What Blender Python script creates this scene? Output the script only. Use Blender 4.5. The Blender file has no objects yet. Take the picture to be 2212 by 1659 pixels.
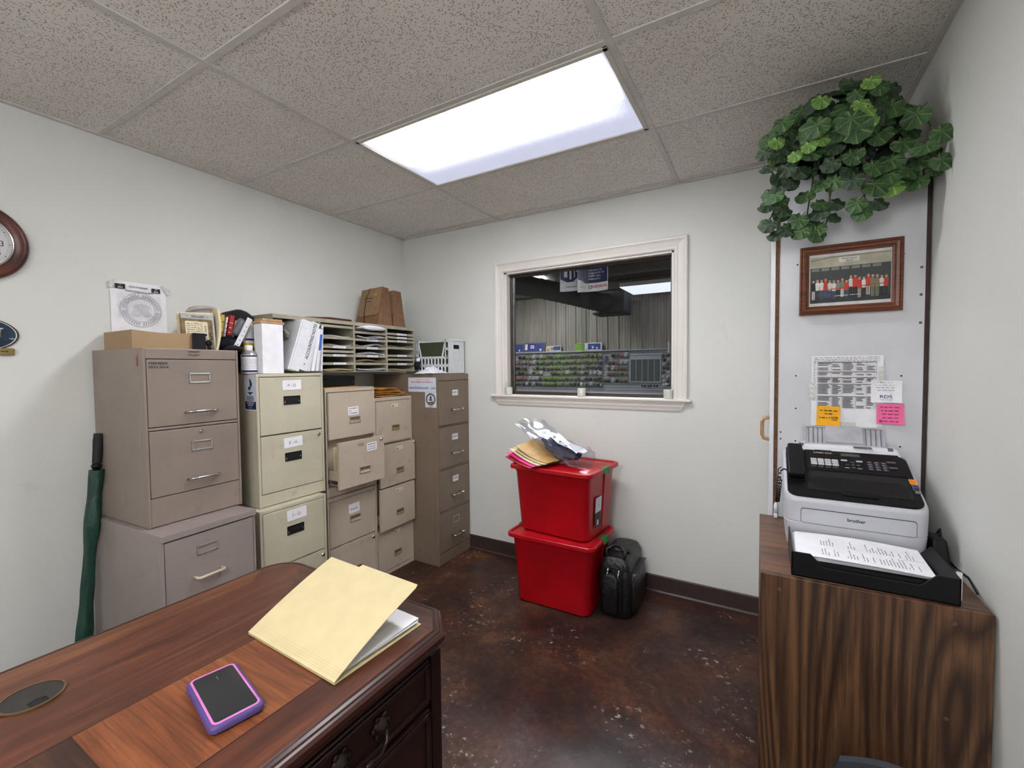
import bpy, bmesh, math, random
from mathutils import Vector, Matrix
R = random.Random(7)
SC = bpy.context.scene
COL = SC.collection

# ---------------------------------------------------------------- camera
def make_camera():
    yaw, pitch, roll = -0.5239, -0.0363, -0.0091
    cy, sy, cp, sp = math.cos(yaw), math.sin(yaw), math.cos(pitch), math.sin(pitch)
    f = Vector((sy*cp, cy*cp, sp)); r = Vector((cy, -sy, 0)); u = r.cross(f)
    cr, sr = math.cos(roll), math.sin(roll)
    r2 = r*cr + u*sr; u2 = -r*sr + u*cr
    m = Matrix(((r2.x, u2.x, -f.x, 2.5835), (r2.y, u2.y, -f.y, -2.7236), (r2.z, u2.z, -f.z, 1.3752), (0, 0, 0, 1)))
    cd = bpy.data.cameras.new('camera'); cd.sensor_width = 36; cd.sensor_fit = 'HORIZONTAL'
    cd.lens = 36*955.06/2212; cd.clip_start = 0.05; cd.clip_end = 60
    o = bpy.data.objects.new('camera', cd); COL.objects.link(o); o.matrix_world = m
    SC.camera = o
make_camera()

# ---------------------------------------------------------------- world, exposure
w = bpy.data.worlds.new('world'); SC.world = w; w.use_nodes = True
w.node_tree.nodes['Background'].inputs[0].default_value = (.05, .05, .05, 1)
w.node_tree.nodes['Background'].inputs[1].default_value = 0.2
SC.view_settings.view_transform = 'Standard'; SC.view_settings.look = 'None'
SC.view_settings.gamma = 1; SC.view_settings.use_curve_mapping = False
SC.view_settings.exposure = 0.58
OFFICE_LAMP = 34.0       # strength of the tubes in the office fixture
REAR_FILL = 12.0         # unseen light box added behind the camera to lift the room
SHOP_FILL = 60.0  # strength of the unseen lights added in the shop

# ---------------------------------------------------------------- materials
def lin(c):
    c = c/255.0
    return c/12.92 if c <= .04045 else ((c+.055)/1.055)**2.4
def rgb(c): return (lin(c[0]), lin(c[1]), lin(c[2]), 1)
class NT:
    def __init__(s, name):
        s.m = bpy.data.materials.new(name); s.m.use_nodes = True
        s.t = s.m.node_tree; s.b = s.t.nodes['Principled BSDF']
    def n(s, typ, **kw):
        nd = s.t.nodes.new(typ)
        for k, v in kw.items(): setattr(nd, k, v)
        return nd
    def l(s, a, b): s.t.links.new(a, b)
    def coord(s, scale=(1, 1, 1), rot=(0, 0, 0)):
        tc = s.n('ShaderNodeTexCoord'); mp = s.n('ShaderNodeMapping')
        mp.inputs['Scale'].default_value = scale; mp.inputs['Rotation'].default_value = rot
        s.l(tc.outputs['Object'], mp.inputs[0]); return mp.outputs[0]
    def noise(s, vec, scale, detail=3, rough=.5, dist=0):
        nd = s.n('ShaderNodeTexNoise'); s.l(vec, nd.inputs['Vector'])
        nd.inputs['Scale'].default_value = scale; nd.inputs['Detail'].default_value = detail
        nd.inputs['Roughness'].default_value = rough; nd.inputs['Distortion'].default_value = dist
        return nd.outputs['Fac']
    def ramp(s, fac, stops, interp='LINEAR'):
        r = s.n('ShaderNodeValToRGB'); r.color_ramp.interpolation = interp
        e = r.color_ramp.elements
        while len(e) < len(stops): e.new(.5)
        for i, (p, c) in enumerate(stops):
            e[i].position = p; e[i].color = c if len(c) == 4 else rgb(c)
        s.l(fac, r.inputs[0]); return r.outputs[0]
    def mask(s, fac, a, b):
        return s.ramp(fac, [(a, (0, 0, 0, 1)), (b, (1, 1, 1, 1))])
    def mix(s, fac, a, b, mode='MIX'):
        m = s.n('ShaderNodeMix', data_type='RGBA', blend_type=mode)
        for sock, v in ((m.inputs[0], fac), (m.inputs[6], a), (m.inputs[7], b)):
            if isinstance(v, (int, float)): sock.default_value = v
            elif isinstance(v, tuple): sock.default_value = v if len(v) == 4 else rgb(v)
            else: s.l(v, sock)
        return m.outputs[2]
    def math(s, op, a, b=None, c=None):
        m = s.n('ShaderNodeMath', operation=op)
        for i, v in enumerate((a, b, c)):
            if v is None: continue
            if isinstance(v, (int, float)): m.inputs[i].default_value = v
            else: s.l(v, m.inputs[i])
        return m.outputs[0]
    def bump(s, h, strength=.2, dist=.002):
        b = s.n('ShaderNodeBump'); b.inputs['Strength'].default_value = strength
        b.inputs['Distance'].default_value = dist
        s.l(h, b.inputs['Height']); s.l(b.outputs[0], s.b.inputs['Normal'])
    def set(s, col=None, rough=None, metal=None, **kw):
        b = s.b
        if col is not None:
            if isinstance(col, tuple): b.inputs['Base Color'].default_value = rgb(col)
            else: s.l(col, b.inputs['Base Color'])
        if rough is not None:
            if isinstance(rough, (int, float)): b.inputs['Roughness'].default_value = rough
            else: s.l(rough, b.inputs['Roughness'])
        if metal is not None: b.inputs['Metallic'].default_value = metal
        for k, v in kw.items(): b.inputs[k].default_value = v
        return s.m
M = {}
def plain(name, col, rough=.5, metal=0, var=.10, vscale=25, bump=0, bscale=300, **kw):
    """painted or moulded surface: a touch of tonal variation and fine relief"""
    t = NT(name); v = t.coord()
    dk = tuple(c*(1-var) for c in col)
    t.set(t.mix(t.mask(t.noise(v, vscale), .35, .65), dk, col), rough, metal, **kw)
    if bump: t.bump(t.noise(v, bscale, 2), bump, .001)
    M[name] = t.m; return t.m
plain('paint_trim', (226, 221, 214), .38, var=.02, vscale=6)
plain('bronze_frame', (62, 48, 40), .4, var=.15)
plain('black_plastic', (10, 10, 12), .38, var=.2, **{'Specular IOR Level': .3})
plain('black_gloss', (10, 10, 12), .12)
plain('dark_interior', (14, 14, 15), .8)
plain('white_paper', (236, 236, 240), .8, var=.03)
plain('cream_paper', (226, 214, 180), .8, var=.05)
plain('print_black', (22, 22, 26), .7)
plain('print_grey', (110, 110, 118), .7)
plain('print_light', (176, 176, 184), .7)
plain('print_blue', (34, 52, 118), .6)
plain('print_red', (176, 30, 40), .6)
plain('print_yellow', (236, 196, 20), .5)
plain('print_green', (120, 170, 40), .6)
plain('print_pink', (232, 100, 170), .7, var=.03)
plain('print_purple', (64, 40, 100), .6)
plain('print_sky', (60, 110, 190), .6)
plain('tab_grey', (150, 146, 138), .6)
plain('chrome', (205, 205, 205), .18, 1, var=.03)
plain('brass_tone', (190, 170, 130), .3, 1, var=.1)
plain('steel', (160, 160, 160), .3, 1)
plain('manila', (206, 191, 148), .7, var=.03, bump=.1, bscale=600)
plain('orange_envelope', (206, 140, 50), .7, var=.12)
plain('kraft', (166, 138, 104), .75, var=.05, vscale=9, bump=.15, bscale=500)
plain('wood_light', (190, 150, 108), .6, var=.15)
plain('white_plastic', (224, 226, 230), .35, var=.03)
plain('printer_grey', (186, 188, 194), .42, var=.03)
plain('printer_white', (222, 222, 226), .4, var=.03)
plain('printer_dark', (10, 10, 12), .4, var=.15, **{'Specular IOR Level': .22})
plain('paper_tray_grey', (176, 178, 184), .45)
plain('red_plastic', (178, 5, 22), .33, var=.10, vscale=6, bump=.04, bscale=200)
plain('green_latch', (28, 120, 52), .4)
plain('purple_rubber', (80, 62, 122), .55)
plain('pink_plastic', (216, 124, 190), .45)
plain('screen_glass', (30, 31, 35), .1)
plain('navy_cloth', (22, 22, 34), .9, bump=.4, bscale=120)
plain('black_cloth', (14, 13, 16), .85, bump=.4, bscale=150)
plain('maroon_cloth', (60, 20, 34), .85)
plain('white_cloth', (225, 227, 236), .9, var=.04, bump=.2, bscale=200)
plain('grey_metal', (96, 98, 104), .4)
plain('silver_can', (190, 190, 196), .3, .8)
plain('crate_white', (216, 220, 222), .45, var=.04)
plain('olive_folder', (58, 66, 42), .75)
plain('portfolio_brown', (96, 44, 30), .5, var=.2)
plain('expanding_brown', (124, 88, 58), .7, var=.15, vscale=40)
plain('clock_wood', (92, 46, 34), .35, var=.35, vscale=12)
plain('clock_face', (206, 206, 208), .5, var=.03)
plain('tape_clear', (212, 214, 208), .2, var=.05)
plain('sticky_orange', (246, 178, 20), .7, var=.04)
plain('sticky_pink', (246, 110, 164), .7, var=.04)
plain('orange_label', (240, 150, 40), .6)
plain('panel_white', (208, 210, 214), .5, var=.04, vscale=6)
plain('panel_edge', (112, 74, 42), .7, var=.3, vscale=60)
plain('edge_dark', (58, 34, 26), .6, var=.3)
plain('maple_pull', (190, 150, 104), .4)
plain('wax', (238, 234, 222), .5, var=.04)
plain('tan_organizer', (164, 158, 140), .45, var=.08)
plain('duct_black', (58, 58, 60), .8, var=.2, bump=.5, bscale=25)
plain('shop_ceiling', (66, 64, 62), .8, var=.15, vscale=3)
plain('shop_beam', (110, 106, 98), .7)
plain('slat_grey', (150, 152, 156), .55, var=.05)
plain('shop_floor', (90, 86, 82), .5, var=.2, vscale=2)
plain('clear_pack', (132, 138, 136), .2, var=.05)
plain('lure_green', (128, 140, 44), .4, var=.5, vscale=60)
plain('lure_olive', (92, 88, 46), .4, var=.5, vscale=60)
plain('lure_dark', (52, 40, 40), .4, var=.5, vscale=60)
plain('lure_silver', (180, 184, 180), .3, var=.5, vscale=60)
plain('lure_pink', (170, 90, 100), .4, var=.5, vscale=60)
plain('panel_dark', (58, 64, 60), .6)
plain('stem_brown', (74, 78, 50), .7)
plain('basket_brown', (70, 52, 36), .9)
plain('chair_plastic', (58, 62, 70), .4)
plain('umbrella_black', (22, 22, 28), .7)
plain('gold_plate', (176, 150, 92), .35, .6, var=.15)
plain('skin', (200, 150, 120), .7)
plain('photo_white', (222, 220, 216), .6)
plain('photo_tan', (186, 182, 160), .6)
plain('photo_dark', (44, 50, 52), .6)
plain('photo_red', (204, 60, 46), .6)
plain('photo_grey', (132, 136, 130), .6)
plain('photo_blue', (58, 78, 112), .6)
plain('photo_olive', (128, 132, 100), .6)
plain('photo_black', (24, 26, 26), .6)
plain('seal_grey', (168, 168, 180), .7)
plain('fish_blue', (34, 66, 92), .3, var=.5, vscale=30)
plain('fish_body', (170, 160, 130), .3, var=.5, vscale=40)
plain('taupe_card', (150, 142, 128), .7)
plain('grid_metal', (206, 203, 198), .5, var=.05)
plain('lamp_frame', (206, 202, 190), .45, var=.04)

def cabinet_paint(name, col, grime=(92, 84, 66), amt=.45, rough=.42):
    t = NT(name); v = t.coord()
    c = t.mix(t.mask(t.noise(v, 5, 4), .3, .7), tuple(x*.93 for x in col), col)
    dirt = t.math('MULTIPLY', t.mask(t.noise(v, 9, 8, .7), .56, .74), amt)
    c = t.mix(dirt, c, grime)
    t.set(c, rough); t.bump(t.noise(v, 700, 2), .12, .001)
    M[name] = t.m
cabinet_paint('cab_taupe', (142, 128, 118), (104, 94, 86))
cabinet_paint('cab_taupe_low', (152, 140, 135), (104, 94, 90))
cabinet_paint('cab_cream', (197, 191, 168), (128, 118, 86))
cabinet_paint('cab_putty', (192, 178, 160), (120, 104, 84))
cabinet_paint('cab_brown', (126, 110, 94), (92, 74, 58))

def wall_mat():
    t = NT('wall_paint'); v = t.coord()
    c = t.mix(t.mask(t.noise(v, 1.3, 3), .3, .7), (212, 213, 208), (219, 220, 215))
    c = t.mix(t.math('MULTIPLY', t.mask(t.noise(v, 3.5, 9, .75), .62, .72), .25), c, (150, 148, 142))
    t.set(c, .55); t.bump(t.noise(v, 90, 4, .6), .22, .002); M['wall_paint'] = t.m
wall_mat()
def tile_mat():
    t = NT('acoustic_tile')
    v1 = t.coord((105, 185, 1), (0, 0, .6)); v2 = t.coord((190, 110, 1), (0, 0, .35)); v0 = t.coord()
    def fl(v, th):
        vo = t.n('ShaderNodeTexVoronoi', voronoi_dimensions='2D'); t.l(v, vo.inputs['Vector']); vo.inputs['Scale'].default_value = 1
        d = t.math('LESS_THAN', vo.outputs['Distance'], .30)
        sep = t.n('ShaderNodeSeparateColor'); t.l(vo.outputs['Color'], sep.inputs[0])
        return t.math('MULTIPLY', d, t.math('GREATER_THAN', sep.outputs[0], th))
    # a little wobble so the fissures are crooked
    m = t.math('MAXIMUM', fl(v1, .72), fl(v2, .72))
    gate = t.mask(t.noise(v0, 120, 2), .38, .5)
    m = t.math('MULTIPLY', m, gate)
    c = t.mix(t.mask(t.noise(v0, 2.2, 2), .3, .7), (222, 217, 210), (232, 228, 221))
    c = t.mix(t.math('MULTIPLY', m, .75), c, (96, 90, 84))
    t.set(c, .9); h = t.math('SUBTRACT', t.noise(v0, 260, 3), m); t.bump(h, .5, .003)
    M['acoustic_tile'] = t.m
tile_mat()
def floor_mat():
    t = NT('stained_concrete'); v = t.coord()
    base = t.ramp(t.noise(v, 2.0, 10, .72, .3), [(.32, (36, 28, 28)), (.43, (56, 40, 36)), (.53, (78, 52, 42)), (.63, (112, 78, 54)), (.73, (140, 104, 66))])
    red = t.mask(t.noise(v, 2.3, 5, .6, 1.0), .52, .66)
    base = t.mix(t.math('MULTIPLY', red, .5), base, (84, 40, 34))
    grey = t.mask(t.noise(v, 3.1, 6, .65, .4), .56, .68)
    base = t.mix(t.math('MULTIPLY', grey, .45), base, (92, 82, 80))
    fine = t.noise(v, 38, 8, .78)
    base = t.mix(.6, base, t.ramp(fine, [(.34, (40, 34, 32)), (.5, (128, 120, 116)), (.66, (205, 180, 160))]), 'OVERLAY')
    zone = t.mask(t.noise(v, 2.3, 4, .6), .53, .62)
    fleck = t.mask(t.noise(v, 30, 7, .75), .575, .62)
    base = t.mix(t.math('MULTIPLY', t.math('MULTIPLY', zone, fleck), .8), base, (186, 174, 160))
    t.set(base, t.ramp(t.noise(v, 7, 4), [(.3, (.40, .40, .40, 1)), (.7, (.55, .55, .55, 1))]), **{'Specular IOR Level': .3}); t.bump(t.noise(v, 14, 6), .12, .004)
    M['stained_concrete'] = t.m
floor_mat()
def wood(name, cols, axis='z', scale=1.0, rough=.4, contrast=(.3, .7), fine=1.0, bump=.08):
    """long-grain veneer: noise stretched along the grain plus thin dark pores"""
    t = NT(name)
    k = {'x': (.10, 1, 1), 'y': (1, .10, 1), 'z': (1, 1, .10)}[axis]
    v = t.coord(tuple(c*scale for c in k)); kf = {'x': (.02, 1, 1), 'y': (1, .02, 1), 'z': (1, 1, .02)}[axis]
    vf = t.coord(tuple(c*scale for c in kf))
    n1 = t.noise(v, 16, 5, .6, 1.2)
    c = t.ramp(n1, [(contrast[0], cols[0]), (.5, cols[1]), (contrast[1], cols[2])])
    pores = t.math('MULTIPLY', t.mask(t.noise(vf, 130, 4, .7), .50, .62), .55*fine)
    c = t.mix(pores, c, tuple(x*.45 for x in cols[0]))
    t.set(c, rough); t.bump(t.noise(vf, 130, 3), bump, .001)
    M[name] = t.m
wood('frame_oak', [(82, 42, 25), (108, 58, 35), (130, 76, 48)], 'x', 3.0, .4)
wood('desk_border', [(60, 29, 19), (82, 43, 28), (106, 60, 40)], 'y', 1.6, .36, fine=.6)
wood('desk_field', [(92, 48, 26), (122, 68, 38), (152, 92, 54)], 'x', 1.6, .36, fine=.7)
wood('desk_field2', [(84, 48, 30), (106, 64, 40), (128, 80, 52)], 'y', 1.6, .36, fine=.7)
wood('desk_cross', [(50, 28, 20), (68, 40, 29), (88, 54, 38)], 'x', 1.6, .36, fine=.6)
wood('desk_body', [(26, 14, 13), (36, 20, 18), (48, 27, 23)], 'z', 1.0, .3, fine=.4)
wood('desk_rim', [(44, 22, 17), (58, 30, 24), (74, 40, 32)], 'y', 1.0, .3, fine=.4)

def grain_cabinet():
    """contour lines of a stretched smooth noise give the cathedral figure; pores run down it"""
    t = NT('walnut_laminate')
    v = t.coord((1, 1, .16)); vf = t.coord((1, 1, .02)); vm = t.coord((1, 1, .05))
    n = t.noise(v, 3.2, 1.2, .45, .5)
    sp = t.n('ShaderNodeSeparateXYZ'); t.l(t.coord(), sp.inputs[0])
    ph = t.math('ADD', t.math('MULTIPLY', n, 130), t.math('MULTIPLY', sp.outputs[0], 60))
    ph = t.math('ADD', ph, t.math('MULTIPLY', t.noise(vm, 30, 3), 3.2))
    w_ = t.math('MULTIPLY_ADD', t.math('SINE', ph), .5, .5)
    c = t.ramp(w_, [(.0, (54, 35, 22)), (.22, (76, 50, 32)), (.6, (92, 63, 41)), (1, (108, 77, 50))])
    c = t.mix(t.math('MULTIPLY', t.mask(t.noise(t.coord((1, 1, .3)), 4, 3), .42, .62), .6), c, (92, 60, 38))
    c = t.mix(t.math('MULTIPLY', t.mask(t.noise(vm, 55, 4, .7), .48, .62), .6), c, (44, 27, 18))
    c = t.mix(t.math('MULTIPLY', t.mask(t.noise(vf, 150, 4, .7), .5, .6), .5), c, (34, 20, 14))
    t.set(c, .42); t.bump(t.noise(vf, 130, 3), .1, .001); M['walnut_laminate'] = t.m
grain_cabinet()
wood('walnut_top', [(78, 52, 36), (108, 74, 52), (134, 96, 68)], 'x', 1.0, .38, fine=1)

def metal_siding():
    t = NT('metal_siding'); v = t.coord((1, 1, .08))
    c = t.ramp(t.noise(v, 9, 5, .6), [(.3, (112, 106, 94)), (.7, (146, 140, 126))])
    t.set(c, .5); M['metal_siding'] = t.m
metal_siding()
def leaf_mat(name, dark, lite, vein):
    t = NT(name); tc = t.n('ShaderNodeTexCoord'); sp = t.n('ShaderNodeSeparateXYZ'); t.l(tc.outputs['Object'], sp.inputs[0])
    x, y = sp.outputs[0], sp.outputs[1]
    ang = t.math('ARCTAN2', x, y)
    rad = t.math('SQRT', t.math('ADD', t.math('MULTIPLY', x, x), t.math('MULTIPLY', y, y)))
    s = t.math('ABSOLUTE', t.math('SINE', t.math('MULTIPLY', ang, 3.5)))
    wdt = t.math('DIVIDE', .045, t.math('ADD', rad, .12))
    c0 = t.math('LESS_THAN', t.math('ABSOLUTE', t.math('COSINE', t.math('MULTIPLY', ang, 3.5))), 2)
    vm = t.math('LESS_THAN', s, t.math('MULTIPLY', wdt, 1.6))
    v = t.coord()
    base = t.mix(t.mask(t.noise(v, 2.5, 4), .35, .7), dark, lite)
    base = t.mix(t.math('MULTIPLY', vm, .6), base, vein)
    t.set(base, .58); t.bump(t.noise(v, 9, 3), .3, .02)
    t.b.inputs['Transmission Weight'].default_value = 0
    M[name] = t.m
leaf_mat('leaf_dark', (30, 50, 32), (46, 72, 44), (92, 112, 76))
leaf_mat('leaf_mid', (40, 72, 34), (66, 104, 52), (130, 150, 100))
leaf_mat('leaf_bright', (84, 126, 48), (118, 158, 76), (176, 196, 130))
def umbrella_mat():
    t = NT('green_nylon'); v = t.coord((1, 1, .35))
    c = t.ramp(t.noise(v, 30, 4, .6, 1), [(.3, (14, 44, 38)), (.7, (28, 74, 60))])
    t.set(c, .5); t.bump(t.noise(v, 28, 4, .6, 2), .6, .01); M['green_nylon'] = t.m
umbrella_mat()
def leather():
    t = NT('black_leather'); v = t.coord()
    t.set(t.mix(t.noise(v, 12, 3), (9, 9, 10), (28, 28, 31)), .33); t.bump(t.noise(v, 26, 5, .6, 1), .8, .008); M['black_leather'] = t.m
leather()
def glass_mat(name, tint=(240, 245, 245), rough=.0, base_=.045):
    """thin clear pane: mostly see-through with a mirror-like sheen"""
    m = bpy.data.materials.new(name); m.use_nodes = True; t = m.node_tree; t.nodes.clear()
    o = t.nodes.new('ShaderNodeOutputMaterial'); tr = t.nodes.new('ShaderNodeBsdfTransparent'); gl = t.nodes.new('ShaderNodeBsdfGlossy')
    lw = t.nodes.new('ShaderNodeLayerWeight'); mx = t.nodes.new('ShaderNodeMixShader'); lw.inputs[0].default_value = .5
    pw = t.nodes.new('ShaderNodeMath'); pw.operation = 'POWER'; pw.inputs[1].default_value = 4; t.links.new(lw.outputs['Facing'], pw.inputs[0])
    fr = t.nodes.new('ShaderNodeMath'); fr.operation = 'MULTIPLY_ADD'; fr.inputs[1].default_value = .6; fr.inputs[2].default_value = base_; t.links.new(pw.outputs[0], fr.inputs[0])
    tr.inputs[0].default_value = rgb(tint); gl.inputs['Roughness'].default_value = rough; gl.inputs[0].default_value = (.9, .9, .9, 1)
    t.links.new(fr.outputs[0], mx.inputs[0]); t.links.new(tr.outputs[0], mx.inputs[1]); t.links.new(gl.outputs[0], mx.inputs[2])
    t.links.new(mx.outputs[0], o.inputs[0]); M[name] = m
glass_mat('window_glass', (240, 242, 240), 0, .018)
glass_mat('jar_glass', (244, 247, 247), .03)
glass_mat('poly_bag', (240, 242, 248), .16, .13)

def lens_mat(name, strength, axis_len=1.22):
    """prismatic lens over two tubes: one bright band, dim rim, slant-view falloff painted into the far half"""
    t = NT(name); tc = t.n('ShaderNodeTexCoord'); sp = t.n('ShaderNodeSeparateXYZ'); t.l(tc.outputs['Object'], sp.inputs[0])
    x, y = sp.outputs[0], sp.outputs[1]        # lens centred on its own origin
    def band(c, wd):
        d = t.math('DIVIDE', t.math('SUBTRACT', y, c), wd)
        return t.math('EXPONENT', t.math('MULTIPLY', t.math('MULTIPLY', d, d), -1))
    b = t.math('ADD', t.math('MULTIPLY', band(-.13, .085), 1.0), t.math('MULTIPLY', band(.09, .045), .016))
    ex = t.math('SUBTRACT', 1, t.math('POWER', t.math('MULTIPLY', t.math('ABSOLUTE', x), 2/1.15), 10))
    b = t.math('MULTIPLY', b, t.math('MAXIMUM', ex, 0))
    vx = t.math('ADD', t.math('MULTIPLY', t.math('SINE', t.math('MULTIPLY', x, 500)), .12), t.math('MULTIPLY', t.math('SINE', t.math('MULTIPLY', y, 500)), .12))
    b = t.math('MULTIPLY', b, t.math('ADD', vx, 1))
    st = t.math('ADD', t.math('MULTIPLY', b, strength), t.math('ADD', .44, t.math('MULTIPLY', vx, .2)))
    t.set((210, 214, 224), .3)
    t.l(t.mix(t.mask(b, .01, .08), (206, 211, 240), (250, 250, 255)), t.b.inputs['Emission Color'])
    t.l(st, t.b.inputs['Emission Strength']); M[name] = t.m
lens_mat('lens_office', OFFICE_LAMP); 

plain('label_dark', (50, 44, 44), .6)
plain('baseboard', (62, 48, 44), .45, var=.12)
plain('print_purple2', (40, 40, 82), .4, var=.1)
plain('cream_bar', (206, 190, 168), .4, var=.1)
plain('recess_shade_spots', (110, 98, 80), .5)  # painted shade of handle wells, also the drawer spots
plain('print_grey2', (70, 70, 76), .7)
plain('chrome2', (190, 190, 186), .35, .6)
plain('tag_pink', (160, 112, 104), .6)
plain('sticker_white', (212, 216, 226), .5, var=.02)
plain('bbb_blue', (16, 62, 98), .5)
plain('bbb_navy', (26, 40, 84), .5)
plain('brass_lip', (206, 196, 176), .3, .5)
plain('tan_mark', (168, 152, 126), .6)
plain('brass_tone2', (170, 150, 112), .35, .5)
plain('steel2', (180, 172, 160), .35, .5)
plain('print_red2', (196, 90, 110), .6)
plain('print_blue2', (60, 96, 156), .6)
plain('emblem', (66, 84, 78), .6)
plain('seal_red', (130, 50, 50), .6)
plain('print_pinkp', (214, 140, 176), .8)
plain('print_greenp', (190, 206, 130), .8)
plain('print_sky2', (50, 100, 190), .5)
plain('plate_gold', (140, 112, 70), .5, var=.3, vscale=30)
plain('plate_grey', (176, 176, 172), .5)
plain('print_yellow2', (216, 188, 70), .6, var=.2, vscale=60)
plain('kraft_dark', (142, 112, 80), .7, var=.1, vscale=40)
plain('print_hotpink', (236, 50, 140), .6)
plain('env_tan', (200, 158, 92), .6)
plain('navy_fabric', (52, 54, 84), .85, var=.3, bump=.4, bscale=90)
plain('seal_light', (214, 214, 222), .7)
plain('fish_light', (110, 146, 150), .4)
plain('fish_deep', (20, 36, 60), .4)
plain('photo_dk2', (66, 72, 72), .6)
plain('print_bar', (96, 92, 60), .6)
plain('print_redink', (150, 40, 90), .7)
plain('screw_plug', (96, 70, 46), .5)
plain('lcd', (70, 72, 72), .2)
plain('key_pale', (196, 198, 200), .5)
plain('key_dark', (74, 76, 82), .4)
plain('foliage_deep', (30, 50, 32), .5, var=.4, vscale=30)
plain('desk_line', (52, 26, 18), .3)
plain('antique_brass', (62, 50, 44), .35, .8, var=.3, vscale=60)
plain('grommet_black', (44, 40, 38), .45, var=.2)
plain('brass_dull', (128, 104, 72), .35, .7)
plain('manila_score', (196, 180, 138), .8)

# ---------------------------------------------------------------- geometry helpers
class G:
    """collects faces in local coordinates and links them as ONE mesh object"""
    def __init__(s): s.v = []; s.f = []; s.m = []; s.mats = []; s.X = Matrix.Identity(4)
    def mi(s, mat):
        if mat not in s.mats: s.mats.append(mat)
        return s.mats.index(mat)
    def add(s, vs, fs, mat):
        k = len(s.v); i = s.mi(mat)
        s.v.extend(tuple(s.X @ Vector(p)) for p in vs)
        for f in fs: s.f.append(tuple(k+j for j in f)); s.m.append(i)
        return s
    def box(s, x0, x1, y0, y1, z0, z1, mat):
        vs = [(x, y, z) for z in (z0, z1) for y in (y0, y1) for x in (x0, x1)]
        return s.add(vs, [(0, 2, 3, 1), (4, 5, 7, 6), (0, 1, 5, 4), (2, 6, 7, 3), (0, 4, 6, 2), (1, 3, 7, 5)], mat)
    def hexa(s, bot, top, mat):
        """bot, top: four points each, same winding (counter-clockwise from above)"""
        return s.add(list(bot)+list(top), [(3, 2, 1, 0), (4, 5, 6, 7), (0, 1, 5, 4), (1, 2, 6, 5), (2, 3, 7, 6), (3, 0, 4, 7)], mat)
    def prism(s, poly, a, b, mat, axis='z'):
        n = len(poly)
        def p(u, v, w): return {'z': (u, v, w), 'x': (w, u, v), 'y': (u, w, v)}[axis]
        vs = [p(u, v, a) for u, v in poly]+[p(u, v, b) for u, v in poly]
        fs = [tuple(range(n))[::-1], tuple(range(n, 2*n))]+[(i, (i+1) % n, n+(i+1) % n, n+i) for i in range(n)]
        return s.add(vs, fs, mat)
    def lathe(s, prof, c, mat, n=20, axis='z', cap=True):
        vs = []; fs = []
        for r, h in prof:
            for k in range(n):
                a = 2*math.pi*k/n; u, v = r*math.cos(a), r*math.sin(a)
                q = {'z': (u, v, h), 'x': (h, u, v), 'y': (u, h, v)}[axis]
                vs.append((c[0]+q[0], c[1]+q[1], c[2]+q[2]))
        for i in range(len(prof)-1):
            for k in range(n):
                fs.append((i*n+k, i*n+(k+1) % n, (i+1)*n+(k+1) % n, (i+1)*n+k))
        if cap: fs.append(tuple(range(n))[::-1]); fs.append(tuple(range((len(prof)-1)*n, len(prof)*n)))
        return s.add(vs, fs, mat)
    def tube(s, pts, r, mat, n=8, closed=False):
        pts = [Vector(p) for p in pts]; vs = []; fs = []; N = len(pts); up = Vector((.13, .21, .97))
        for i, p in enumerate(pts):
            a = pts[(i-1) % N] if closed or i > 0 else p; b = pts[(i+1) % N] if closed or i < N-1 else p
            d = (b-a).normalized(); u = d.cross(up)
            if u.length < .1: u = d.cross(Vector((1, 0, 0)))
            u.normalize(); v = d.cross(u); rr = r[i] if isinstance(r, (list, tuple)) else r
            for k in range(n):
                t = 2*math.pi*k/n; vs.append(p+u*rr*math.cos(t)+v*rr*math.sin(t))
        for i in range(N if closed else N-1):
            for k in range(n): fs.append((i*n+k, i*n+(k+1) % n, ((i+1) % N)*n+(k+1) % n, ((i+1) % N)*n+k))
        if not closed: fs.append(tuple(range(n))[::-1]); fs.append(tuple(range((N-1)*n, N*n)))
        return s.add(vs, fs, mat)
    def grid(s, fn, nu, nv, mat):
        vs = [fn(i/nu, j/nv) for j in range(nv+1) for i in range(nu+1)]
        fs = [(j*(nu+1)+i, j*(nu+1)+i+1, (j+1)*(nu+1)+i+1, (j+1)*(nu+1)+i) for j in range(nv) for i in range(nu)]
        return s.add(vs, fs, mat)
    def ball(s, c, r, mat, nu=14, nv=9, fn=None):
        if not isinstance(r, (tuple, list)): r = (r, r, r)
        def f(a, b):
            t = a*2*math.pi; p = (b-.5)*math.pi
            d = Vector((math.cos(t)*math.cos(p), math.sin(t)*math.cos(p), math.sin(p)))
            k = fn(d) if fn else 1
            return (c[0]+d.x*r[0]*k, c[1]+d.y*r[1]*k, c[2]+d.z*r[2]*k)
        return s.grid(f, nu, nv, mat)
    # flat print laid on a plane: o origin, u right, v up, n towards the viewer; h lifts each layer
    def plane(s, o, u, v):
        u = Vector(u).normalized(); v = Vector(v).normalized(); n = u.cross(v); o = Vector(o)
        s.X = Matrix(((u.x, v.x, n.x, o.x), (u.y, v.y, n.y, o.y), (u.z, v.z, n.z, o.z), (0, 0, 0, 1))); return s
    def rect(s, x0, y0, x1, y1, mat, h=.0005): return s.add([(x0, y0, h), (x1, y0, h), (x1, y1, h), (x0, y1, h)], [(0, 1, 2, 3)], mat)
    def disc(s, cx, cy, rx, ry, mat, h=.0005, n=20): return s.add([(cx+rx*math.cos(2*math.pi*k/n), cy+ry*math.sin(2*math.pi*k/n), h) for k in range(n)], [tuple(range(n))], mat)
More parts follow.
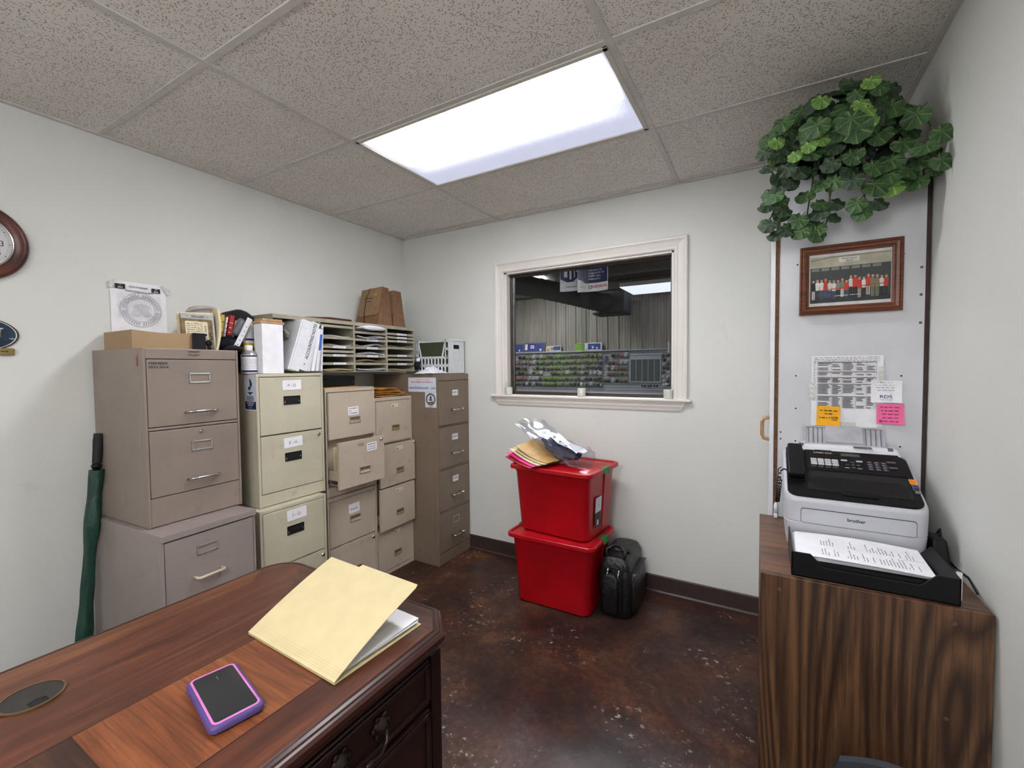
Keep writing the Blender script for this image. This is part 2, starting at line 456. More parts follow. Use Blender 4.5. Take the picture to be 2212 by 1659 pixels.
    def ring(s, cx, cy, r0, r1, mat, h=.0005, n=32, ry=None):
        q = 1 if ry is None else ry/r1
        vs = [(cx+r*math.cos(2*math.pi*k/n), cy+r*q*math.sin(2*math.pi*k/n), h) for r in (r0, r1) for k in range(n)]
        return s.add(vs, [(k, n+k, n+(k+1) % n, (k+1) % n) for k in range(n)], mat)
    def poly(s, pts, mat, h=.0005): return s.add([(x, y, h) for x, y in pts], [tuple(range(len(pts)))], mat)
    def scrib(s, x0, y0, x1, mat, h=.0005, t=.0012, seed=0, words=True):
        """one line of unreadable small print"""
        r = random.Random(seed); x = x0
        while x < x1-.002:
            wd = r.uniform(.004, .014) if words else x1-x0
            wd = min(wd, x1-x); s.rect(x, y0-t*r.uniform(.35, .6), x+wd, y0+t*r.uniform(.35, .6), mat, h); x += wd+r.uniform(.002, .005)
    def text(s, txt, x, y, size, mat, h=.0006, bold=0, align='CENTER', sx=1.0, shear=0, rot=0):
        c = bpy.data.curves.new('t', 'FONT'); c.body = txt; c.size = size; c.align_x = align; c.align_y = 'CENTER'
        c.shear = shear; c.resolution_u = 3
        o = bpy.data.objects.new('t', c); me = bpy.data.meshes.new_from_object(o)
        cr, sr = math.cos(rot), math.sin(rot)
        vs = [(x+(p.co.x*sx*cr-p.co.y*sr), y+(p.co.x*sx*sr+p.co.y*cr), h) for p in me.vertices]
        fs = [tuple(p.vertices) for p in me.polygons]
        for dx, dy in (((0, 0),) if not bold else ((-.6, 0), (.6, 0), (0, .5), (0, -.5))):   # heavier strokes: four slightly shifted strikes
            s.add([(a+dx*bold, b+dy*bold, c_+.00003*(dx+2*dy)) for a, b, c_ in vs], fs, mat)
        bpy.data.objects.remove(o); bpy.data.curves.remove(c); bpy.data.meshes.remove(me); return s
    def mesh(s, name, smooth=False):
        me = bpy.data.meshes.new(name); me.from_pydata(s.v, [], s.f)
        for m in s.mats: me.materials.append(M[m])
        me.polygons.foreach_set('material_index', s.m)
        if smooth: me.polygons.foreach_set('use_smooth', [True]*len(s.f))
        me.update(); return me
    def build(s, name, parent=None, smooth=False, bevel=0, seg=2, label=None, subsurf=0, loc=None, sharp=None):
        me = s.mesh(name, smooth); o = bpy.data.objects.new(name, me); COL.objects.link(o)
        if parent: o.parent = parent
        if loc: o.location = loc
        if bevel:
            b = o.modifiers.new('bevel', 'BEVEL'); b.width = bevel; b.segments = seg; b.limit_method = 'ANGLE'; b.angle_limit = .6
            b.harden_normals = False
        if subsurf:
            q = o.modifiers.new('sub', 'SUBSURF'); q.levels = q.render_levels = subsurf
        if smooth and sharp is not None: me.set_sharp_from_angle(angle=sharp)
        if label: o['label'] = label
        return o
def thing(name, label, cat, loc=(0, 0, 0), rot=(0, 0, 0), group=None):
    o = bpy.data.objects.new(name, None); COL.objects.link(o); o.location = loc; o.rotation_euler = rot
    o.empty_display_size = .05
    o['label'] = label; o['category'] = cat
    if group: o['group'] = group
    return o
def tag(o, label, cat, group=None):
    o['label'] = label; o['category'] = cat
    if group: o['group'] = group
    return o
def struct(o): o['kind'] = 'structure'; return o
def part_copy(src, parent, loc=None, rot=None, scale=None):
    c = src.copy(); COL.objects.link(c); c.parent = parent
    if loc is not None: c.location = loc
    if rot is not None: c.rotation_euler = rot
    if scale is not None: c.scale = scale
    return c
PI = math.pi
def rrect(x0, y0, x1, y1, r, n=5):
    pts = []
    for cx, cy, a0 in ((x1-r, y0+r, -PI/2), (x1-r, y1-r, 0), (x0+r, y1-r, PI/2), (x0+r, y0+r, PI)):
        for k in range(n+1): a = a0+PI/2*k/n; pts.append((cx+r*math.cos(a), cy+r*math.sin(a)))
    return pts
def em(name, col, st):
    t = NT(name); t.set((200, 200, 210), .4); t.b.inputs['Emission Color'].default_value = rgb(col); t.b.inputs['Emission Strength'].default_value = st; M[name] = t.m
em('lens_fill_rear', (250, 250, 255), REAR_FILL)
em('lens_shop2', (226, 230, 255), .95*1.0)
em('lens_fill_shop', (240, 242, 255), SHOP_FILL)


# ================================================================ THE ROOM
H, XR, YF = 2.425, 3.062, -4.3
# walls
g = G().box(-.1, XR+.1, YF-.1, .12, -.06, 0, 'stained_concrete'); struct(g.build('floor'))
struct(G().box(-.1, 0, YF-.1, .12, 0, 2.6, 'wall_paint').build('wall_left'))
struct(G().box(XR, XR+.1, YF-.1, .12, 0, 2.6, 'wall_paint').build('wall_right'))
struct(G().box(0, XR, YF-.1, YF, 0, 2.6, 'wall_paint').build('wall_front'))
WX0, WX1, WZ0, WZ1 = .955, 2.112, 1.175, 2.055
g = G(); g.box(0, WX0, 0, .12, 0, 2.6, 'wall_paint').box(WX1, XR, 0, .12, 0, 2.6, 'wall_paint')
g.box(WX0, WX1, 0, .12, 0, WZ0, 'wall_paint').box(WX0, WX1, 0, .12, WZ1, 2.6, 'wall_paint')
struct(g.build('wall_back'))
# ceiling with grid and tiles
ceil = struct(G().box(0, XR, YF, 0, H+.10, H+.14, 'dark_interior').build('ceiling'))
gy = [-.072, -.682, -1.292, -1.902, -2.512, -3.122, -3.732]     # cross lines parallel to the window wall
gx = [.911, 2.131]
tb = .012
g = G()
for k, y in enumerate(gy):
    b = G().box(0, XR, y-tb, y+tb, H-.001, H+.02, 'grid_metal').build('ceiling_tee', ceil, bevel=.001)
for x in gx:
    G().box(x-tb, x+tb, YF, 0, H-.0025, H+.02, 'grid_metal').build('ceiling_tee', ceil, bevel=.001)
for a in ((0, XR, -.022, 0), (0, .022, YF, 0), (XR-.022, XR, YF, 0)):
    G().box(*a, H-.004, H+.018, 'grid_metal').build('wall_angle', ceil)
xs = [0]+gx+[XR]; ys = [0]+gy+[YF]
FIX = {(1, 2)}
for i in range(3):
    for j in range(len(ys)-1):
        if (i, j) in FIX: continue
        x0, x1, y1, y0 = xs[i]+.010, xs[i+1]-.010, ys[j]-.010, ys[j+1]+.010
        if j == 0: y1 = -.001
        t = G().box(x0, x1, y0, y1, H+.003, H+.018, 'acoustic_tile').build('ceiling_tile', ceil)
# baseboards
def baseboard(name, x0, x1, y0, y1, alongx, sgn):
    g = G()
    if alongx:
        prof = [(0, 0), (-.014, 0), (-.014, .012), (-.006, .02), (-.005, .105), (-.002, .112), (0, .112)]
        g.prism([(y0+a, b) for a, b in prof], x0, x1, 'baseboard', 'x')
    else:
        prof = [(0, 0), (.014, 0), (.014, .012), (.006, .02), (.005, .105), (.002, .112), (0, .112)]
        g.prism([(x0+a*sgn, b) for a, b in prof], y0, y1, 'baseboard', 'y')
    struct(g.build(name))
baseboard('baseboard_back', 0, XR, 0, 0, True, 1)
baseboard('baseboard_left', 0, 0, YF, 0, False, 1)
baseboard('baseboard_right', XR, XR, YF, 0, False, -1)

# ceiling fixtures: frame (> nothing) and lens
def fixture(label, loc, lens, grp=None):
    t = thing('ceiling_light', label, 'ceiling light', loc)
    g = G(); a, b = .598, .293
    for x0, x1, y0, y1 in ((-a, a, -b, -b+.018), (-a, a, b-.018, b), (-a, -a+.018, -b, b), (a-.018, a, -b, b)): g.box(x0, x1, y0, y1, -.006, .012, 'lamp_frame')
    g.build('light_frame', t, bevel=.002)
    G().box(-a, a, -b, b, .03, .09, 'lamp_frame').build('light_housing', t)
    G().box(-a+.018, a-.018, -b+.018, b-.018, .0, .006, lens).build('light_lens', t)
    return t
fixture('long fluorescent troffer glowing white in the ceiling above the window', (1.521, -.987, H), 'lens_office')
t = thing('fill_light_box', 'unseen fill light box added behind the camera position', 'ceiling light', (2.20, -3.60, 2.13), (0, 0, PI/2))  # extra light hung out of view to brighten ceiling and walls
G().box(-.60, .60, -.28, .28, -.05, .05, 'lens_fill_rear').build('light_lens', t, bevel=.01)
G().box(-.61, .61, -.29, .29, -.008, .008, 'lamp_frame').build('light_frame', t, bevel=.002)
for a in (-.5, .5): G().tube([(a, 0, .05), (a, 0, H-2.13)], .004, 'steel').build('hanger', t)

# window: casing, stool, apron, bronze frame, two panes
win = struct(G().box(WX0-.001, WX0+.018, 0, .12, WZ0, WZ1, 'paint_trim').box(WX1-.018, WX1+.001, 0, .12, WZ0, WZ1, 'paint_trim')
             .box(WX0, WX1, 0, .12, WZ1-.016, WZ1+.001, 'paint_trim').build('window_1'))
def casing(p0, p1, name):
    """moulded casing swept between two outer corners; profile across the width (0 outer .. .08 inner)"""
    g = G(); prof = [(0, 0), (0, -.020), (.006, -.024), (.018, -.024), (.022, -.020), (.030, -.017), (.052, -.013), (.060, -.016), (.070, -.016), (.076, -.010), (.078, 0)]
    cx, cz = (WX0+WX1)/2, (WZ0+WZ1)/2
    def pt(p, w):
        sx = 1 if p[0] < cx else -1; sz = 1 if p[1] < cz else -1
        return (p[0]+sx*w, p[1]+(sz*w if p[2] else 0))
    vs = []
    for p in (p0, p1):
        for w_, d in prof:
            q = pt(p, w_); vs.append((q[0], d, q[1]))
    n = len(prof)
    fs = [(i, i+1, n+i+1, n+i) for i in range(n-1)]
    g.add(vs, fs, 'paint_trim'); return g.build(name, win)
OX0, OX1, OZ1 = WX0-.078, WX1+.072, WZ1+.072
casing((OX0, OZ1, 1), (OX1, OZ1, 1), 'window_casing'); casing((OX0, WZ0, 0), (OX0, OZ1, 1), 'window_casing'); casing((OX1, WZ0, 0), (OX1, OZ1, 1), 'window_casing')
G().box(OX0-.032, OX1+.022, -.036, .06, 1.168, 1.186, 'paint_trim').build('window_sill', win, bevel=.006)
g = G(); a0, a1 = OX0, OX1-.008
prof = [(0, 1.168), (-.026, 1.168), (-.026, 1.160), (-.020, 1.150), (-.018, 1.140), (-.012, 1.126), (-.010, 1.118), (-.006, 1.110), (0, 1.110)]
vs = [(a0+.028*(1.168-z)/.058, y, z) for y, z in prof]+[(a1-.028*(1.168-z)/.058, y, z) for y, z in prof]; n = len(prof)
g.add(vs, [(i, i+1, n+i+1, n+i) for i in range(n-1)]+[tuple(range(n)), tuple(range(n, 2*n))[::-1]], 'paint_trim'); g.build('window_apron', win)
fx0, fx1, fz0, fz1 = WX0+.018, WX1-.018, 1.186, WZ1-.016
g = G(); g.box(fx0, fx0+.014, .045, .10, fz0, fz1, 'bronze_frame').box(fx1-.014, fx1, .045, .10, fz0, fz1, 'bronze_frame')
g.box(fx0, fx1, .045, .10, fz1-.010, fz1, 'bronze_frame').box(fx0, fx1, .045, .10, fz0, fz0+.022, 'bronze_frame').box(fx0, fx1, .035, .05, fz0, fz0+.010, 'bronze_frame')
g.box(fx0, fx1, .038, .045, fz1-.012, fz1-.002, 'edge_dark')
g.build('window_frame', win, bevel=.0015)
g = G(); g.box(fx0+.014, fx0+.024, .058, .066, fz0+.022, fz1-.010, 'steel'); g.build('sash_edge', win, bevel=.001)
xm = 1.535
G().box(fx0+.024, xm+.03, .060, .066, fz0+.022, fz1-.010, 'window_glass').build('window_pane', win)
G().box(xm-.03, fx1-.014, .074, .080, fz0+.022, fz1-.010, 'window_glass').build('window_pane', win)

# ================================================================ THE SHOP BEYOND THE WINDOW
SY = 8.9
sf = struct(G().box(-9, 6, .12, SY+.3, -.06, 0, 'shop_floor').build('shop_floor'))
struct(G().box(-9, 6, .12, SY+.3, 3.62, 3.7, 'shop_ceiling').build('shop_ceiling'))
struct(G().box(-9.1, -9, .12, SY+.3, 0, 3.7, 'slat_grey').build('wall_shop_left'))
struct(G().box(6, 6.1, .12, SY+.3, 0, 3.7, 'slat_grey').build('wall_shop_right'))
struct(G().box(-9.1, 6.1, .12, .14, 2.6, 3.7, 'slat_grey').build('wall_shop_near'))
far = struct(G().box(-9, 6, SY+.06, SY+.2, 0, 3.7, 'shop_ceiling').build('wall_far'))
# corrugated sheets, one object each
def sheet_mesh():
    prof = []; W_ = .915
    for k in range(3):
        x = k*.305
        prof += [(x+.0, 0), (x+.02, -.03), (x+.05, -.03), (x+.07, 0), (x+.12, 0), (x+.127, -.007), (x+.137, -.007), (x+.144, 0), (x+.20, 0), (x+.207, -.007), (x+.217, -.007), (x+.224, 0)]
    prof.append((W_, 0)); n = len(prof)
    g = G(); g.add([(x, y, 0) for x, y in prof]+[(x, y, 1.66) for x, y in prof], [(i, i+1, n+i+1, n+i) for i in range(n-1)], 'metal_siding')
    return g
s0 = sheet_mesh().build('metal_panel', far, loc=(-6.4, SY+.05, 1.84))
for k in range(1, 9): part_copy(s0, far, (-6.4+.915*k, SY+.05, 1.84))
# slatwall below: one board with real grooves
g = G(); z = .45; top = 1.80
while z < top:
    g.box(-6.4, 1.7, SY-.012, SY+.06, z, min(z+.066, top), 'slat_grey'); z += .0762
g.box(-6.4, 1.7, SY+.0, SY+.05, .45, top, 'dark_interior')
o = g.build('slatwall', far); o['kind'] = 'stuff'
G().box(-6.4, 1.7, SY-.09, SY+.05, top, top+.035, 'slat_grey').build('ledge', far, bevel=.004)
# ceiling purlins
pur = struct(G().box(-9, 6, SY-.25, SY-.05, 3.42, 3.6, 'shop_beam').build('trim_1'))
for yy in (6.9, 5.2, 3.6): struct(G().box(-9, 6, yy-.08, yy+.08, 3.40, 3.62, 'shop_beam').build('trim_2'))
# shop lamps: one panel in view, four unseen ones added
def shop_light(loc, label):
    t = thing('shop_light', label, 'ceiling light', loc)
    G().box(-.61, .61, -.61, .61, .012, .10, 'lamp_frame').build('light_housing', t, bevel=.004)
    G().box(-.60, .60, -.60, .60, 0, .012, 'lens_shop2').build('light_lens', t)
    for a in (-.5, .5): G().tube([(a, 0, .1), (a, 0, .42)], .006, 'steel').build('hanger', t)
shop_light((.22, 8.0, 3.2), 'square white panel light seen through the window at upper right')
for k, (x, y) in enumerate(((-2.6, 7.0), (3.2, 5.0), (-5.6, 4.2), (.9, 2.2))):  # out-of-view lights added only to brighten the shop
    t = thing('shop_light', ['unseen shop fill light added above the lure wall', 'unseen shop fill light added to the far right of the window', 'unseen shop fill light added to the far left of the window', 'unseen shop fill light added just past the office window'][k], 'ceiling light', (x, y, 3.52))
    G().box(-.61, .61, -.3, .3, .012, .09, 'lamp_frame').build('light_housing', t); G().box(-.60, .60, -.29, .29, 0, .012, 'lens_fill_shop').build('light_lens', t)
# duct: fat dark hose running to a register box by the wall
dt = thing('air_duct', 'fat black flexible duct hanging under the shop ceiling', 'duct', (0, 0, 0))
pts = [(-3.6, 4.0, 3.35), (-2.9, 4.9, 3.3), (-2.35, 5.7, 3.24), (-1.9, 6.5, 3.18), (-1.45, 7.2, 3.08), (-1.05, 7.8, 2.98), (-.85, 8.1, 2.96)]
def smooth_path(pts, n=6):
    out = []; P = [Vector(p) for p in pts]
    for i in range(len(P)-1):
        a, b, c, d = P[max(i-1, 0)], P[i], P[i+1], P[min(i+2, len(P)-1)]
        for k in range(n):
            t = k/n; out.append(.5*((2*b)+(c-a)*t+(2*a-5*b+4*c-d)*t*t+(3*b-a-3*c+d)*t**3))
    out.append(P[-1]); return out
sp_ = smooth_path(pts, 10)
G().tube(sp_, [.22+.012*(k % 2) for k in range(len(sp_))], 'duct_black', 20).build('hose', dt, smooth=True)
G().box(-1.05, -.42, 7.9, 8.55, 2.72, 3.2, 'duct_black').build('register_box', dt, bevel=.01)
G().box(-1.2, -.42, 7.88, 8.5, 2.68, 2.73, 'dark_interior').build('register_tray', dt)
sl = thing('track_spot', 'small white cylinder spot light under the shop ceiling', 'spotlight', (-2.05, 4.2, 2.86))
G().lathe([(.045, -.1), (.045, .08), (.03, .1)], (0, 0, 0), 'white_plastic', 14).build('lamp_can', sl, smooth=True, sharp=.7)
G().tube([(0, 0, .1), (-.02, 0, .35), (-.02, 0, .76)], .008, 'white_plastic').build('stem', sl)
# hanging posters
def poster(label, x0, x1, z0, z1, y, bend, fn):
    t = thing('hanging_poster', label, 'poster', ((x0+x1)/2, y, z0)); W_ = x1-x0; Hh = z1-z0; S = W_/.5
    g = G(); g.grid(lambda a, b: ((a-.5)*W_, bend*math.sin(a*PI)*(1-b*.6), b*Hh), 12, 6, 'photo_white'); g.build('sheet', t, smooth=True)
    g = G(); fn(g, W_, Hh)
    # lay the print over the bent sheet
    g.v = [(x-W_/2, bend*math.sin(x/W_*PI)*(1-z_/Hh*.6)-.006-h*.5, z_) for x, z_, h in g.v]
    g.build('print', t)
def pf1(g, W_, Hh):
    n = 10
    for k in range(n): g.rect(.01+(W_-.02)*k/n, .17, .01+(W_-.02)*(k+1)/n, Hh-.02, 'print_purple2', .001)
    for k, (a, b, c, d) in enumerate(((.08, .26, .14, .40), (.18, .22, .22, .44), (.10, .42, .16, .45), (.20, .46, .25, .48), (.27, .24, .29, .50), (.32, .34, .41, .36), (.32, .40, .41, .42), (.32, .46, .41, .48), (.06, .3, .1, .32))): g.rect(a, b, c, d, 'photo_white', .003)
    g.poly([(.01, .17), (.12, .17), (.01, .23)], 'photo_white', .003)
    g.poly([(.25, .17), (W_-.01, .17), (W_-.01, .28)], 'photo_white', .003)
    g.scrib(.10, .08, .34, 'print_black', .003, .012, 3)
    g.text('////', .33, .13, .05, 'print_grey', .003)
def pf2(g, W_, Hh):
    n = 12
    for k in range(n): g.rect(.01+(W_-.02)*k/n, .15, .01+(W_-.02)*(k+1)/n, Hh-.02, 'print_purple2', .001)
    g.poly([(.01, .15), (.14, .15), (.08, .20), (.01, .23)], 'photo_white', .003)
    for k, s_ in enumerate(('certified,', 'than your car', 'designed to run', '6,000+ rpm,', 'outboard is.')):
        g.text(s_, .19, .43-.052*k, .048, 'photo_white', .004, bold=.0005, align='LEFT')
    g.text('YAMAHA', .395, .080, .076, 'print_red', .004, bold=.0018)
    g.ring(.225, .078, .020, .032, 'print_red', .004, 18)
    for a in (PI/2, PI/2+2.09, PI/2-2.09): g.poly([(.225+.03*math.cos(a+.12), .078+.03*math.sin(a+.12)), (.225, .078), (.225+.03*math.cos(a-.12), .078+.03*math.sin(a-.12))], 'print_red', .004)
    g.scrib(.03, .09, .14, 'print_grey', .003, .008, 5)
poster('dark blue and white hanging shop poster with small white shapes', -.815, -.39, 2.80, 3.36, 5.0, .05, pf1)
poster('dark blue hanging shop poster with white writing and red logo', -.425, .142, 2.74, 3.36, 4.9, .07, pf2)

# goods on the ledge
def ledge_box(x0, x1, z1, label, body, art, lean=0, y=SY-.07):
    t = thing('display_box', label, 'box', (x0, y, 1.836)); W_ = x1-x0; Hh = z1-1.836
    G().hexa([(0, -.0, 0), (W_, 0, 0), (W_, .06, 0), (0, .06, 0)], [(0, lean, Hh), (W_, lean, Hh), (W_, .06, Hh), (0, .06, Hh)], body).build('carton', t, bevel=.004)
    g = G().plane((0, -.003, 0), (1, 0, 0), (0, lean, Hh)); art(g, W_, Hh); g.build('print', t)
def art_a(g, W_, Hh):
    g.rect(.01, .02, W_-.02, Hh-.03, 'print_blue'); g.rect(.02, .06, .10, Hh-.05, 'photo_white', .001); g.rect(.2, .10, .32, .2, 'photo_white', .001); g.rect(.22, .12, .30, .18, 'print_pink', .002); g.rect(.5, .03, .56, .09, 'photo_white', .001)
def art_b(g, W_, Hh):
    g.rect(.0, .0, W_, Hh, 'photo_tan'); g.rect(W_*.5, .03, W_-.02, Hh-.02, 'print_blue', .001); g.rect(.04, .02, .1, .06, 'print_red', .001); g.rect(.15, .04, .25, .12, 'print_grey', .001)
def art_c(g, W_, Hh):
    g.rect(.0, .0, W_, Hh, 'print_green')
    for k in range(3): g.scrib(.03, .05+.055*k, W_-.03, 'photo_dark', .001, .02, k)
def art_d(g, W_, Hh):
    g.rect(.03, .02, W_-.03, Hh-.02, 'print_blue'); g.rect(.0, .03, .10, Hh-.02, 'photo_white', .001); g.disc(.24, .08, .03, .03, 'photo_white', .001); g.disc(.36, .06, .025, .025, 'photo_white', .001); g.rect(.14, .12, .3, .14, 'print_sky', .001)
def art_e(g, W_, Hh):
    g.rect(.02, .02, W_-.02, Hh-.03, 'print_blue'); g.rect(.06, .05, .16, .15, 'photo_white', .001); g.rect(.3, .03, .34, .08, 'photo_white', .001)
ledge_box(-4.15, -3.68, 2.10, 'blue carton at the left end of the shop wall ledge', 'grey_metal', art_e, .04)
ledge_box(-3.66, -3.0, 2.12, 'wide blue and grey carton on the ledge, second from the left', 'grey_metal', art_a, .04)
ledge_box(-2.95, -2.48, 2.0, 'low tan and blue carton on the shop wall ledge', 'grey_metal', art_b, .03)
ledge_box(-2.04, -1.80, 2.04, 'lime green sign card on the ledge beside the blue-fronted carton', 'print_green', art_c)
ledge_box(-1.78, -1.29, 2.04, 'white carton with blue front on the ledge right of the green card', 'white_plastic', art_d)

# fishing lures on the slatted wall: hundreds of small packs, each one its own object
def lure_proto(kind):
    g = G(); g.box(-.050, .050, -.004, 0, -.068, .062, 'clear_pack')
    g.box(-.050, .050, -.006, -.002, .044, .062, 'print_green' if kind == 'green' else ('photo_white' if kind == 'silver' else 'taupe_card'))
    m = {'green': 'lure_green', 'olive': 'lure_olive', 'dark': 'lure_dark', 'silver': 'lure_silver', 'pink': 'lure_pink'}[kind]
    g.ball((-.004, -.03, -.010), (.050, .03, .044), m, 10, 6, fn=lambda d: 1+.12*math.sin(5*d.x+4*d.z))
    g.tube([(0, 0, .058), (0, -.05, .066), (0, -.055, .075)], .004, 'steel', 4)
    return g.mesh('lure_pack')
LM = {k: lure_proto(k) for k in ('green', 'olive', 'dark', 'silver', 'pink')}
LL = {'green': ('yellow-green lure pack hanging on the slatted shop wall', 'yellow-green lure packs on the shop wall'),
      'olive': ('olive brown lure pack hanging on the slatted shop wall', 'olive brown lure packs on the shop wall'),
      'dark': ('dark maroon lure pack hanging on the slatted shop wall', 'dark lure packs on the shop wall'),
      'silver': ('pale silvery lure pack hanging on the slatted shop wall', 'pale lure packs on the shop wall'),
      'pink': ('pinkish lure pack hanging on the slatted shop wall', 'pinkish lure packs on the shop wall')}
def lure(kind, x, z):
    o = bpy.data.objects.new('lure_pack', LM[kind]); COL.objects.link(o); o.location = (x, SY-.03-R.uniform(0, .02), z)
    o.rotation_euler = (R.uniform(-.05, .05), R.uniform(-.08, .08), R.uniform(-.3, .3)); tag(o, LL[kind][0], 'lure', LL[kind][1])
rows = [1.69, 1.53, 1.375, 1.225, 1.065, .91]
for ri, z in enumerate(rows):
    x = -4.05
    while x < -1.33:
        u = (x+4.05)/2.7
        if x < -3.68: k = R.choice(['dark', 'dark', 'pink', 'olive'])
        elif u < .35: k = R.choice(['silver', 'green', 'olive', 'silver', 'pink'] if ri in (0, 1, 4) else ['olive', 'dark', 'silver', 'green'])
        else: k = R.choice(['green', 'green', 'olive', 'green', 'olive'] if ri < 5 else ['olive', 'green', 'green'])
        if u > .62 and ri > 1: k = R.choice(['olive', 'dark', 'green', 'silver'])
        if R.random() > .08: lure(k, x, z)
        x += .112+R.uniform(0, .012)
for z, xa, xb in ((1.69, -1.33, -.62), (1.50, -1.33, -.62), (1.345, -1.33, -.62), (1.20, -1.33, -.62), (1.02, -1.33, -.62), (.90, -1.33, -1.0)):
    x = xa
    while x < xb:
        if R.random() > .15: lure(R.choice(['olive', 'silver', 'dark', 'pink', 'silver', 'olive']), x, z)
        x += .116
for i in range(8):
    for x in (.33, .44):
        if True: lure('dark' if R.random() < .7 else 'silver', x+R.uniform(-.01, .01), 1.66-.105*i)
# panel display with dark slots
t = thing('slot_display', 'grey framed display of five tall dark slots on the slatted wall', 'display', (-.545, SY-.05, .965))
G().box(0, .80, -.02, .03, 0, .635, 'slat_grey').build('frame', t, bevel=.004)
for k in range(5): G().box(.035+.152*k, .165+.152*k, -.03, -.015, .04, .60, 'panel_dark').build('slot', t)
for k in range(3):
    o = G(); 
    for s_ in (-.035, .035): o.lathe([(.0, -.02), (.022, -.018), (.03, 0)], (s_, 0, 0), 'black_gloss', 12, 'y')
    o.tube([(-.06, 0, 0), (-.02, -.01, .01), (.02, -.01, .01), (.06, 0, 0)], .006, 'black_plastic', 5)
    o = o.build('sunglasses', loc=(-.17+.15*k, SY-.08, .88), smooth=True); tag(o, 'round dark sunglasses hanging under the grey slot display', 'sunglasses', 'round sunglasses under the slot display')
o = G().box(-.05, .07, -.02, .02, -.1, .1, 'grey_metal').build('tool_box', loc=(-1.22, SY-.06, 1.60), bevel=.02, smooth=True); tag(o, 'dark grey rounded reel case hanging among the lures', 'case')
o = G().box(-.02, .02, -.02, .02, 0, .28, 'grid_metal').build('bracket_post', loc=(.44, SY-.07, 1.72), bevel=.003); tag(o, 'short pale metal post standing at right end of ledge', 'post')

# candles on the sill
def candle(x, label):
    t = thing('jar_candle', label, 'candle', (x, -.006, 1.186)); r = .0285
    G().lathe([(r*.93, .002), (r*.96, .05), (r*.9, .052)], (0, 0, 0), 'wax', 20).build('wax', t, smooth=True, sharp=.6)
    G().lathe([(r*.98, 0), (r, .004), (r, .058), (r*.8, .068), (r*.8, .074)], (0, 0, 0), 'jar_glass', 20, cap=False).build('jar', t, smooth=True)
    G().lathe([(r*.84, .074), (r*.88, .078), (r*.88, .084), (r*.55, .088), (.006, .089)], (0, 0, 0), 'jar_glass', 20).build('lid', t, smooth=True)
candle(.986, 'white jar candle at the left end of the window sill')
candle(1.536, 'white jar candle at the middle of the window sill')
candle(2.078, 'white jar candle at the right end of the window sill')

